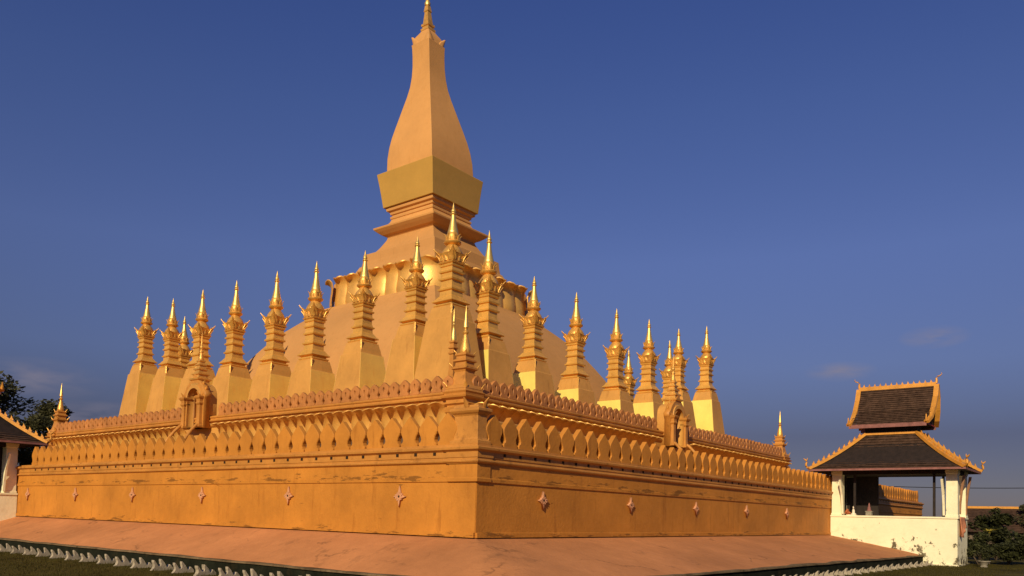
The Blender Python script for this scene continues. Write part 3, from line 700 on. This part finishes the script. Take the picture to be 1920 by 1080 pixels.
bud_prof = [(4.3, .28), (4.36, .38), (4.44, .45), (4.52, .46), (4.6, .38), (4.66, .31), (4.8, .33), (4.95, .34), (5.1, .29), (5.2, .24)]
st_bud = MB().lathe(bud_prof, 16)
for k in range(8):
    a = 2 * PI * k / 8 + .2
    q = MB().petal([(0, 0, .06), (.03, .14, .10), (.045, .3, .09), (.08, .42, .04), (.12, .5, .005)], .4, .025, 5)
    st_bud.add([((x + .35) * math.cos(a) - y * math.sin(a), (x + .35) * math.sin(a) + y * math.cos(a), z + 4.52) for x, y, z in q.v], q.f)
st_bud = st_bud.mesh('bud_ring', 'gilt_old', 45)
st_spire = MB().lathe([(5.05, .25), (5.2, .28), (5.28, .26), (5.6, .2), (6.0, .14), (6.4, .10), (6.44, .15), (6.5, .155), (6.54, .1), (6.6, .1), (6.64, .13), (6.7, .125), (6.78, .09), (7.0, .05), (7.27, .006)], 14).mesh('spire', 'gilt', 50)
def small_stupa(label, x, y, zs, zt, sxy=1.0, group='small spired stupas round the dome', panels=(True, True), ztf=7.0):
    H = (zt - zs) / 7.27
    sw = (0.5 + 0.5 * H) * sxy
    t = thing('small_stupa', label, 'stupa', (x, y, zs), random.uniform(-.025, .025), group)
    D = zs - ztf
    w0 = .86 * sw; w1 = w0 + .17; k = .12
    prof = [(-D, w1 + k * (D - .8) + .10), (-D + 1.0, w1 + k * (D - 1.6) + .02), (-.83, w1 + .03), (-.80, w1 - .04), (-.4, w0 + .05), (-.12, w0 - .02), (0.0, w0 - .04)]
    ped = obj('pedestal', MB().square(prof).mesh('pedestal', 'gold_paint'), t, bevel=.03)
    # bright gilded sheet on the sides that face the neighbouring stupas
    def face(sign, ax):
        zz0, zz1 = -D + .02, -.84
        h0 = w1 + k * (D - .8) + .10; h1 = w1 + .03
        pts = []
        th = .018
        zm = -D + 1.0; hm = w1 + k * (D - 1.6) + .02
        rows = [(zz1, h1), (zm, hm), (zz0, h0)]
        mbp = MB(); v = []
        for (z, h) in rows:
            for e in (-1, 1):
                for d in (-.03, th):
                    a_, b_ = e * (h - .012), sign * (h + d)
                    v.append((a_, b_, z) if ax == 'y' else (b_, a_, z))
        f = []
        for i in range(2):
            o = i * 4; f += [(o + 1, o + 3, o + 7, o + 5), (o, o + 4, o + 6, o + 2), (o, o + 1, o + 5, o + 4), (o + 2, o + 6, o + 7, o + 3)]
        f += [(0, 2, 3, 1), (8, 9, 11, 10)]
        mbp.add(v, f); obj('gilded_side', mbp.mesh('gilded_side', 'gold_panel_orange' if ax == 'y' else 'gold_panel'), ped)  # facing picks the tint
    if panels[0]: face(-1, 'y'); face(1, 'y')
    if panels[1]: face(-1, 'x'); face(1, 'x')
    obj('neck_rib', MB().box(-.05, .05, -.05, .05, -.62, .02).mesh('neck_rib', 'gilt_old'), ped, (-(w0 + .03), -(w0 + .03), 0), PI / 4)
    sc3 = (sw, sw, H)
    obj('tiered_body', st_body, t, scale=sc3)
    cr = obj('crown', st_crown, t, scale=(sw * 1.16, sw * 1.16, H))
    for k8 in range(8):
        a = k8 * PI / 4
        big = k8 % 2 == 1
        r0 = .62 if big else .50
        obj('crown_leaf', st_leaf if big else st_leaf2, cr, (r0 * math.cos(a), r0 * math.sin(a), 3.14), a)
    obj('bud_ring', st_bud, t, scale=(sw * 1.2, sw * 1.2, H))
    obj('spire', st_spire, t, scale=(sw * 1.22, sw * 1.22, H))
    return t
ORD = ['first', 'second', 'third', 'fourth', 'fifth', 'sixth', 'seventh']
small_stupa('big spired stupa on the near corner, right in front of the tower base', CX, CY + .1, 13.3, 19.93, 1.06, panels=(False, False))
small_stupa('spired gold stupa ending the left row, leftmost of all against the sky', CX, CY2 - .05, 13.43, 19.77, 1.0, panels=(True, False))
small_stupa('spired gold stupa ending the right row, rightmost of all against the sky', CX2 + .05, CY, 13.11, 19.64, 1.0, panels=(False, True))
for i, (y, zs, zt) in enumerate([(-14.95, 12.57, 18.45), (-10.05, 12.07, 18.46), (-4.93, 11.4, 18.67), (-.3, 11.52, 18.75), (4.98, 11.87, 18.94), (9.83, 12.24, 18.98), (14.5, 12.74, 18.92)]):
    small_stupa('spired gold stupa in the left row, %s one left of the near corner stupa' % ORD[i], CX, y, zs, zt, panels=(True, False))
for i, (x, zs, zt) in enumerate([(-14.2, 11.95, 19.17), (-9.15, 11.39, 17.44), (-3.75, 10.95, 17.57), (2.2, 10.88, 17.62), (7.7, 11.4, 17.89), (13.4, 12.3, 18.21)]):
    small_stupa('spired gold stupa in the right row, %s one right of the near corner stupa' % ORD[i], x, CY, zs, zt, panels=(False, True))
small_stupa('distant stupa half hidden behind the left row, its top showing behind the gate spire', -13.9, CY2, 12.2, 18.75, group='stupas on the back rows', panels=(False, True))
small_stupa('distant stupa behind the right row, its tip showing behind the right gate spire', CX2, -14.2, 12.2, 18.7, group='stupas on the back rows', panels=(True, False))
small_stupa('distant stupa behind the right row, only its crown showing beside the fourth stupa', CX2, -9.6, 11.9, 18.3, group='stupas on the back rows', panels=(True, False))

# ---------------------------------------------------------------- pavilions
def courses(mb, A, B, C, D, n_, lift=.055, mi=0, sag=0.0):
    """tiled slope between eave A-B and top D-C, laid in overlapping courses"""
    A, B, C, D = map(Vector, (A, B, C, D)); nrm = (B - A).cross(D - A).normalized()
    if nrm.z < 0: nrm = -nrm
    def at(t, e):
        p = (A.lerp(D, t) if e == 0 else B.lerp(C, t)); return p - nrm * sag * 4 * t * (1 - t)
    for i in range(n_):
        t0, t1 = i / n_, min(1, (i + 1.25) / n_)
        a, b, c, d = at(t0, 0) + nrm * lift, at(t0, 1) + nrm * lift, at(t1, 1), at(t1, 0)
        m_ = 24
        for k in range(m_):
            u0, u1 = k / m_, (k + 1) / m_
            j = random.uniform(0, .03)
            p = [a.lerp(b, u0) + nrm * j, a.lerp(b, u1) + nrm * j, d.lerp(c, u1), d.lerp(c, u0)]
            mb.add(p + [q - nrm * .03 for q in p[:2]], [(0, 1, 2, 3), (4, 5, 1, 0)], mi)
def bar(mb, p, q, w, h, mi=0):
    """rectangular bar from p to q"""
    p, q = Vector(p), Vector(q); t = (q - p).normalized(); s = t.cross(Vector((0, 0, 1))).normalized(); u = s.cross(t)
    r = lambda c: [tuple(c + s * a * w + u * b * h) for a, b in ((-1, -1), (1, -1), (1, 1), (-1, 1))]
    mb.rings([r(p), r(q)], True, mi)
naga_path = [(0, 0, 0), (.10, 0, .05), (.2, 0, .18), (.2, 0, .34), (.12, 0, .46), (.16, 0, .6), (.30, 0, .68), (.42, 0, .78)]
naga_me = MB().tube(naga_path, [.10, .10, .095, .09, .08, .085, .06, .015], 8)
naga_me.tube([(.16, 0, .6), (.08, 0, .72), (.1, 0, .84)], [.05, .035, .006], 6)
naga_me = naga_me.mesh('naga_head', 'roof_gold', 50)
horn_path = [(0, 0, 0), (.02, 0, .25), (.0, 0, .42), (.08, 0, .55), (.24, 0, .62), (.32, 0, .74), (.30, 0, .86)]
chofa_me = MB().tube(horn_path, [.09, .075, .06, .05, .045, .03, .006], 7).mesh('roof_horn', 'roof_gold', 50)
ff = [(-.085, 0), (-.10, .08), (-.05, .15), (-.02, .22), (.03, .31), (.04, .20), (.09, .11), (.08, 0)]
rf_me = MB().slab(ff, .06, lambda a, b, c: (a, c, b)).mesh('ridge_flame', 'roof_gold')
def pavilion(label, loc, rz):
    """local: u = X (width), v = Y (length away from the wall is -Y)"""
    p = thing('roofed_pavilion', label, 'pavilion', loc, rz)
    hw, y0, y1 = 1.85, -3.8, 3.83                      # y0 = outer end
    zb, zr_, zc, ze = ZG, 1.36, 4.24, 4.42
    mb = MB().box(-hw, hw, y0, y1, zb - .1, zr_ - .12)
    bmsh = mb.mesh('base_wall', 'whitewash')
    obj('base_wall', bmsh, p, bevel=.03)
    obj('parapet_rail', MB().box(-hw - .06, hw + .06, y0 - .06, y1, zr_ - .117, zr_).mesh('parapet_rail', 'whitewash'), p, bevel=.02)
    obj('plinth_kerb', MB().box(-hw - .14, hw + .14, y0 - .14, y0 + 1.9, zb - .1, zb + .10).mesh('plinth_kerb', 'whitewash'), p, bevel=.02)
    for sx in (-1, 1):
        for yy in (y0 + .32, y1 - .40):
            obj('pillar', MB().square([(zr_ + .002, .36), (zr_ + .12, .36), (zr_ + .14, .33), (zc - .14, .32), (zc - .1, .36), (zc + .3, .37)], sx * (hw - .37), yy).mesh('pillar', 'whitewash'), p, bevel=.02)
        for yy in (y0 + 1.35, y1 - 1.5):
            obj('timber_post', MB().box(sx * (hw - .30) - .07, sx * (hw - .30) + .07, yy - .07, yy + .07, zr_ + .002, zc + .1).mesh('timber_post', 'dark_wood'), p)
        # slanting eave struts
        for yy in (y0 + .75, y1 - .8):
            mb = MB(); o_ = [(0, 0), (.10, 0), (.16, .6), (.32, 1.3), (.80, 2.25), (.62, 2.3), (.18, 1.5), (.03, .7)]
            mb.slab(o_, .12, lambda a, b, c: (sx * (hw - .02 + a), yy + c, 1.45 + b)); obj('eave_strut', mb.mesh('eave_strut', 'whitewash'), p)
    for xx in (-hw + .75, hw - .6):
        mb = MB(); mb.slab([(0, 0), (.09, 0), (.12, .7), (.2, 1.5), (.36, 2.5), (.2, 2.5), (.08, 1.6), (.02, .7)], .12, lambda a, b, c: (xx + c, y0 + .02 - a, 1.55 + b)); obj('eave_strut', mb.mesh('eave_strut', 'timber'), p)
    # solid rear panel by the wall
    obj('rear_panel', MB().box(-hw + .35, hw - .35, y1 - .25, y1 - .15, zr_, zc).box(hw - .70, hw - .63, y1 - 2.35, y1 - .26, zr_, zc).mesh('rear_panel', 'dark_wood'), p)
    obj('ceiling_beam', MB().box(-hw + .05, hw - .05, y0 + .05, y1 - .05, zc - .12, zc + .12).mesh('ceiling_beam', 'dark_wood'), p)
    # lower hipped roof
    ex, ey0, ey1 = 3.05, -4.40, 4.95
    tx, ty0, ty1, zt = .85, -1.35, 1.90, 6.86
    lr = MB()
    A, B, C, D = (-ex, ey1, ze), (-ex, ey0, ze), (-tx, ty0, zt), (-tx, ty1, zt)
    A2, B2, C2, D2 = (ex, ey0, ze), (ex, ey1, ze), (tx, ty1, zt), (tx, ty0, zt)
    courses(lr, A, B, C, D, 15, sag=.17); courses(lr, A2, B2, C2, D2, 15, sag=.17)
    courses(lr, B, A2, D2, C, 15, sag=.17); courses(lr, B2, A, D, C2, 15, sag=.17)
    lo = obj('lower_roof', lr.mesh('lower_roof', 'roof_tile'), p)
    und = MB().rings([[(x, y, ze - .05) for x, y in ((-ex, ey0), (ex, ey0), (ex, ey1), (-ex, ey1))], [(x, y, zt - .18) for x, y in ((-tx, ty0), (tx, ty0), (tx, ty1), (-tx, ty1))]], True)
    obj('roof_underside', und.mesh('roof_underside', 'dark_wood'), lo)
    fb = MB()
    E = [(-ex, ey1), (-ex, ey0), (ex, ey0), (ex, ey1)]
    for i in range(4):
        a, b = E[i], E[(i + 1) % 4]; bar(fb, (a[0], a[1], ze - .03), (b[0], b[1], ze - .03), .035, .065)
    obj('eave_board', fb.mesh('eave_board', 'red_wood'), lo)
    hip = MB(); tops = [(-tx, ty1), (-tx, ty0), (tx, ty0), (tx, ty1)]
    for i in range(4):
        a, b = E[i], tops[i]; pts = []
        for k in range(9):
            t = k / 8; pts.append(Vector((a[0] + (b[0] - a[0]) * t, a[1] + (b[1] - a[1]) * t, ze + (zt - ze) * t - .17 * 4 * t * (1 - t) + .09)))
        for k in range(8): bar(hip, pts[k], pts[k + 1], .19, .09)
        d = Vector((a[0] - b[0], a[1] - b[1], 0)).normalized(); ang = math.atan2(d.y, d.x)
        for k in range(1, 11):
            t = k / 11.0; i0 = min(7, int(t * 8)); q = pts[i0].lerp(pts[i0 + 1], t * 8 - i0)
            obj('ridge_flame', rf_me, lo, (q.x, q.y, q.z + .06), ang + PI, (1, 1, random.uniform(.85, 1.1)))
        obj('naga_head', naga_me, lo, (a[0], a[1], ze + .12), ang, (.8, 1, .85))
    bar(hip, (-tx, ty0, zt + .07), (-tx, ty1, zt + .07), .12, .08); bar(hip, (tx, ty0, zt + .07), (tx, ty1, zt + .07), .12, .08)
    bar(hip, (-tx, ty0, zt + .07), (tx, ty0, zt + .07), .12, .08); bar(hip, (-tx, ty1, zt + .07), (tx, ty1, zt + .07), .12, .08)
    obj('hip_ridge', hip.mesh('hip_ridge', 'roof_gold'), lo)
    # clerestory and upper gabled roof
    obj('clerestory', MB().box(-tx + .03, tx - .03, ty0 + .03, ty1 - .03, zt - .3, 8.0).mesh('clerestory', 'dark_wood'), p)
    ur = MB(); ue, uz0, uz1 = 1.50, 7.46, 10.08; u0, u1 = -2.30, 2.46
    # concave slope in two stages
    mx, mz = .72, 8.46
    for s in (-1, 1):
        courses(ur, (s * ue, u1 + .28, uz0), (s * ue, u0 + .30, uz0), (s * mx, u0 + .12, mz), (s * mx, u1 + .05, mz), 8)
        courses(ur, (s * mx, u1 + .05, mz), (s * mx, u0 + .12, mz), (s * .03, u0, uz1), (s * .03, u1, uz1), 11)
    up = obj('upper_roof', ur.mesh('upper_roof', 'roof_tile'), p)
    gb = MB()
    for yy in (u0 + .42, u1 - .2):
        gb.slab([(-ue + .1, uz0), (-mx, mz - .08), (0, uz1 - .1), (mx, mz - .08), (ue - .1, uz0)], .08, lambda a, b, c: (a, yy + c, b))
    gb.slab([(-ue + .06, uz0 - .02), (-mx, mz - .1), (0, uz1 - .15), (mx, mz - .1), (ue - .06, uz0 - .02)], (u1 - u0) - .8, lambda a, b, c: (a, (u0 + u1) / 2 + .05 + c, b))
    obj('gable', gb.mesh('gable', 'dark_wood'), up)
    rl = MB()
    for z_, w_ in ((uz0 + .03, ue - .1), (8.25, .78), (9.1, .45)): bar(rl, (-w_, u0 + .36, z_), (w_, u0 + .36, z_), .03, .04)
    obj('gable_rail', rl.mesh('gable_rail', 'red_line'), up)
    for s in (-1, 1):
        eb = MB(); bar(eb, (s * (ue + .01), u0 + .3, uz0 - .05), (s * (ue + .01), u1 + .28, uz0 - .05), .04, .13)
        obj('eave_board', eb.mesh('eave_board', 'red_wood'), up)
    vb = MB()
    for s in (-1, 1):
        for yy, yb in ((u0 - .03, .32), (u1 + .03, .26)):
            pts = [(s * (ue + .1), yy + yb, uz0 + .06), (s * 1.08, yy + yb * .55, uz0 + .42), (s * mx, yy + yb * .2, mz + .05), (s * .38, yy, 9.28), (0, yy, uz1 + .06)]
            for a, b in zip(pts, pts[1:]): bar(vb, a, b, .15, .09)
            obj('bargeboard_tip', rf_me, up, (s * (ue + .12), yy + yb, uz0 + .1), 0 if s > 0 else PI, (1.3, 1, 1.5))
            for k in range(1, 7):
                t = k / 7 * 4; i0 = min(3, int(t)); q = Vector(pts[i0]).lerp(Vector(pts[i0 + 1]), t - i0)
                obj('ridge_flame', rf_me, up, (q.x, q.y, q.z + .05), 0 if s > 0 else PI, (.7, 1, .5))
    bar(vb, (0, u0, uz1 + .09), (0, u1, uz1 + .09), .13, .13)
    obj('bargeboard', vb.mesh('bargeboard', 'roof_gold'), up)
    for k in range(13):
        y = u0 + .3 + (u1 - u0 - .6) * k / 12
        obj('ridge_flame', rf_me, up, (0, y, uz1 + .2), PI / 2 if k < 7 else -PI / 2, (.7, 1, .75))
    obj('roof_horn', chofa_me, up, (0, u0, uz1 + .16), -PI / 2, (1, 1, .8)); obj('roof_horn', chofa_me, up, (0, u1, uz1 + .16), PI / 2, (1, 1, .8))
    return p
pavilion('white pavilion with two tier dark tiled roof and orange trim, at the right', (5.95, -37.85, 0), 0)
pavilion('white pavilion cut off by the left edge, its eave ending in a curled naga', (-37.85, 4.05, 0), -PI / 2)

# offerings on the parapet of the right pavilion
fg = thing('figurine', 'small white seated figurine on the parapet between pillar and dark post', 'figurine', (4.38, -35.45, 1.362))
obj('figurine_body', MB().lathe([(0, .14), (.05, .17), (.12, .16), (.18, .10), (.3, .10), (.40, .08), (.44, .04), (.48, .06), (.55, .065), (.61, .04), (.66, .015), (.72, .004)], 12).mesh('figurine_body', 'figurine_white', 50), fg)
obj('figurine_base', MB().square([(-.001, .19), (.04, .19), (.05, .15)]).mesh('figurine_base', 'figurine_white'), fg)
fg = thing('offering_heap', 'orange red heap of offerings on the parapet beside the left white pillar', 'offering', (4.45, -35.02, 1.362))
hb = MB()
for k in range(16):
    a = random.uniform(0, 2 * PI); r = random.uniform(0, .2); z = random.uniform(0, .34) * (1 - r / .3)
    hb.lathe([(z, .02), (z + .05, .09), (z + .12, .06), (z + .16, .005)], 7, r * math.cos(a), r * math.sin(a))
obj('offering_pile', hb.mesh('offering_pile', 'figurine_red', 40), fg)
fg = thing('shrine_statue', 'dim reddish statuette on a small grey pedestal inside the pavilion opening', 'statue', (4.7, -36.35, 1.362))
obj('statue_pedestal', MB().box(-.16, .16, -.18, .18, 0, .26).box(-.19, .19, -.21, .21, .261, .31).mesh('statue_pedestal', 'pot'), fg)
obj('statue_body', MB().lathe([(.31, .15), (.36, .16), (.42, .11), (.56, .10), (.64, .05), (.7, .065), (.76, .05), (.88, .005)], 12).mesh('statue_body', 'red_wood', 50), fg)
# red cloth hung over the outer corner of the right pavilion
cb = MB(); rows = []
for i in range(9):
    row = []
    for k in range(13):
        u = k / 12; t = i / 8
        z = 1.385 - t * (1.0 + .3 * math.sin(u * 5)); x = 4.6 + u * 1.7 - t * .1
        row.append((x, -41.66 - .10 * math.sin(u * 20 + t) * t - .07 - .05 * t, z))
    rows.append(row)
v = [p for r in rows for p in r]; f = [(i * 13 + k, i * 13 + k + 1, (i + 1) * 13 + k + 1, (i + 1) * 13 + k) for i in range(8) for k in range(12)]
cl_o = obj('draped_cloth', MB().add(v, f).mesh('draped_cloth', 'red_cloth', 60), None, label='reddish cloth draped over the outer end of the right pavilion parapet', cat='cloth')
md = cl_o.modifiers.new('thickness', 'SOLIDIFY'); md.thickness = .03

# ---------------------------------------------------------------- plants
def leaf_cloud(mb, blobs, nleaf, size, rnd, flat=.35):
    for c, r, wgt in blobs:
        nn = int(nleaf * wgt)
        for _ in range(nn):
            d = Vector((rnd.gauss(0, 1), rnd.gauss(0, 1), rnd.gauss(0, 1))).normalized() * (rnd.random() ** .45)
            p = Vector(c) + Vector((d.x * r[0], d.y * r[1], d.z * r[2]))
            if noise.noise(p * (1.1 / max(r))) < -.12: continue
            s = size * rnd.uniform(.5, 1.4); a = rnd.uniform(0, 2 * PI); tl = rnd.uniform(-.9, .9)
            u = Vector((math.cos(a), math.sin(a), tl)).normalized(); w = u.cross(Vector((rnd.uniform(-1, 1), rnd.uniform(-1, 1), 1))).normalized()
            mb.add([p - u * s, p + w * s * .42, p + u * s, p - w * s * .42], [(0, 1, 2, 3)])
def tree(label, base, h, spread, seed, dens, leaf=.28, mat='leaf_dark', sparse=False, group='trees behind the left corner'):
    rnd = random.Random(seed); t = thing('broadleaf_tree', label, 'tree', base, 0, group)
    tb = MB(); tb.tube([(0, 0, -.2), (.05, .1, h * .2), (-.1, 0, h * .42), (.1, .1, h * .6)], [h * .028, h * .022, h * .017, h * .009], 9)
    blobs = []
    nb = 26 if not sparse else 20
    for k in range(nb):
        a = rnd.uniform(0, 2 * PI); zz = rnd.uniform(.42, .97); rr = spread * math.sin(min(1, (1.06 - zz) * 1.7) * PI / 2) * rnd.uniform(.3, 1.0)
        c = Vector((rr * math.cos(a), rr * math.sin(a), zz * h)); st = Vector((0, 0, h * rnd.uniform(.25, .55)))
        mid = st.lerp(c, .55) + Vector((0, 0, h * .03)); tb.tube([st, mid, c], [h * .009, h * .006, h * .002], 5)
        q = spread * rnd.uniform(.24, .44) * (.7 if sparse else 1); blobs.append((c, (q, q, q * .7), rnd.uniform(.6, 1.3)))
    obj('trunk', tb.mesh('trunk', 'bark', 50), t)
    lb = MB(); leaf_cloud(lb, blobs, dens, leaf, rnd); obj('crown', lb.mesh('crown', mat), t)
    return t
tree('dense dark tree at the left edge, rising behind the pavilion eave', (-13.5, 66.0, ZG), 18.5, 8.0, 3, 900, .36)
tree('thin open dark tree between the dense tree and the far left corner spire', (-8.5, 60.5, ZG), 15.6, 6.0, 5, 420, .30, sparse=True)
tree('low dark tree hugging the wall behind the far left corner spire', (-3.0, 63.0, ZG), 13.4, 5.5, 8, 420, .28, sparse=True)
tree('dark green bushy tree low behind the far left end of the outer wall', (-19.0, 58.0, ZG), 11.0, 5.0, 11, 600, .34)
tree('small dark tree peeping over the roof at the far right edge', (62.0, -41.5, ZG), 6.6, 3.2, 17, 300, .22, group='trees at the right edge')

def shrub(label, base, h, r, seed, nleaf, size, mat='leaf_shrub'):
    rnd = random.Random(seed); t = thing('leafy_shrub', label, 'shrub', base, 0, 'shrubs beside the right pavilion')
    sb = MB(); blobs = []
    for k in range(9):
        a = rnd.uniform(0, 2 * PI); q = Vector((r * .8 * rnd.random() * math.cos(a), r * .8 * rnd.random() * math.sin(a), h * rnd.uniform(.3, .95)))
        sb.tube([(0, 0, -.05), q * .5 + Vector((0, 0, .1)), q], [.03, .02, .008], 5); blobs.append((q, (r * .42, r * .42, h * .2), 1))
    obj('stems', sb.mesh('stems', 'bark', 50), t)
    lb = MB(); leaf_cloud(lb, blobs, nleaf, size, rnd); obj('foliage', lb.mesh('foliage', mat), t)
    return t
shrub('dark leafy shrub right behind the grey flower pot', (9.5, -42.3, ZG), 2.0, 1.2, 21, 260, .13)
shrub('low dark shrub against the white end of the right pavilion', (7.9, -42.3, ZG), 1.3, .9, 22, 170, .10)
shrub('broad dark shrub right of the flower pot at the photo edge', (10.8, -43.6, ZG), 1.9, 1.5, 23, 330, .14)
shrub('tall dark shrub at the right edge reaching up to the tiled house roof', (18.5, -42.0, ZG), 3.5, 2.2, 24, 420, .2)
shrub('dark shrub mass in the corner beyond the pot, farthest right', (12.5, -44.6, ZG), 2.0, 1.8, 25, 320, .15)
pt = thing('yellow_palm', 'small plant with bright yellow feathery leaves among the dark shrubs', 'plant', (10.2, -42.6, ZG))
pb = MB()
for k in range(11):
    a = k * 2 * PI / 11 + .3; l = random.uniform(.45, .7)
    pb.petal([(.0, 2.0, .02), (.12 * l, 2.0 + .3 * l, .06), (.4 * l, 2.0 + .55 * l, .055), (.75 * l, 2.0 + .55 * l, .006)], .2, .006, 3)
    nvt = 4 * 3 * 2
    for i in range(len(pb.v) - nvt, len(pb.v)):
        x, y, z = pb.v[i]; pb.v[i] = (x * math.cos(a) - y * math.sin(a), x * math.sin(a) + y * math.cos(a), z)
obj('fronds', pb.mesh('fronds', 'leaf_yellow'), pt); obj('stem', MB().tube([(0, 0, 0), (.04, .02, 1), (0, 0, 2.05)], [.035, .03, .02], 6).mesh('stem', 'bark'), pt)
po = thing('flower_pot', 'grey stone flower pot on the lawn edge beside the right pavilion', 'pot', (4.6, -43.0, ZG))
obj('pot_body', MB().lathe([(0, .20), (.05, .22), (.09, .17), (.13, .17), (.32, .30), (.36, .36), (.41, .36), (.41, .29), (.34, .26)], 18).mesh('pot_body', 'pot', 45), po)
lb = MB(); leaf_cloud(lb, [((0, 0, .75), (.35, .35, .4), 1)], 200, .09, random.Random(31)); obj('pot_plant', lb.mesh('pot_plant', 'leaf_shrub'), po)

# house far right
hs = thing('tiled_house', 'low house with brown tiled roof and pale ridge at the right edge', 'house', (64, -37.5, 0), 0)
mb = MB(); courses(mb, (-4, 5, .2), (-4, -12, .2), (0, -12, 3.2), (0, 5, 3.2), 16); courses(mb, (4, -12, .2), (4, 5, .2), (0, 5, 3.2), (0, -12, 3.2), 16)
obj('roof', mb.mesh('house_roof', 'roof_tile2' if 'roof_tile2' in M else 'roof_tile'), hs)
rb = MB(); bar(rb, (0, -3.5, 3.3), (0, 5, 3.3), .14, .14); obj('ridge', rb.mesh('house_ridge', 'roof_gold'), hs)
obj('wall', MB().box(-3.2, 3.2, -11.4, 4.4, ZG, .7).mesh('house_wall', 'far_wall'), hs)
cb = MB(); pts = []
for i in range(25):
    t = i / 24; pts.append((62 + 26 * t, -18 - 44 * t, 6.2 + 1.6 * t - 3.2 * t * (1 - t)))
cb.tube(pts, .05, 5); obj('power_cable', cb.mesh('power_cable', 'cable'), None, label='thin black overhead cable crossing the sky right of the pavilion', cat='cable')

# lawn blades near the west kerb
gbm = MB(); rnd = random.Random(5)
for _ in range(26000):
    x = rnd.uniform(-45, KX0 - .05); y = rnd.uniform(-36, 6)
    if y < -28 and x < -44: continue
    h = rnd.uniform(.04, .11); a = rnd.uniform(0, 2 * PI); w = rnd.uniform(.008, .018); dx, dy = rnd.uniform(-.05, .05), rnd.uniform(-.05, .05)
    gbm.add([(x - w * math.cos(a), y - w * math.sin(a), ZG - .01), (x + w * math.cos(a), y + w * math.sin(a), ZG - .01), (x + dx, y + dy, ZG + h)], [(0, 1, 2)])
for _ in range(14000):
    x = rnd.uniform(-28, 9); y = kerb_y(x) - .05 - rnd.random() ** 1.5 * 5.5
    h = rnd.uniform(.04, .11); a = rnd.uniform(0, 2 * PI); w = rnd.uniform(.008, .018); dx, dy = rnd.uniform(-.05, .05), rnd.uniform(-.05, .05)
    gbm.add([(x - w * math.cos(a), y - w * math.sin(a), ZG - .01), (x + w * math.cos(a), y + w * math.sin(a), ZG - .01), (x + dx, y + dy, ZG + h)], [(0, 1, 2)])
me = bpy.data.meshes.new('lawn_grass'); me.from_pydata(gbm.v, [], gbm.f); me.materials.append(M['grass'])
obj('lawn_grass', me, None, label='short dull green lawn grass', cat='grass', kind='stuff')
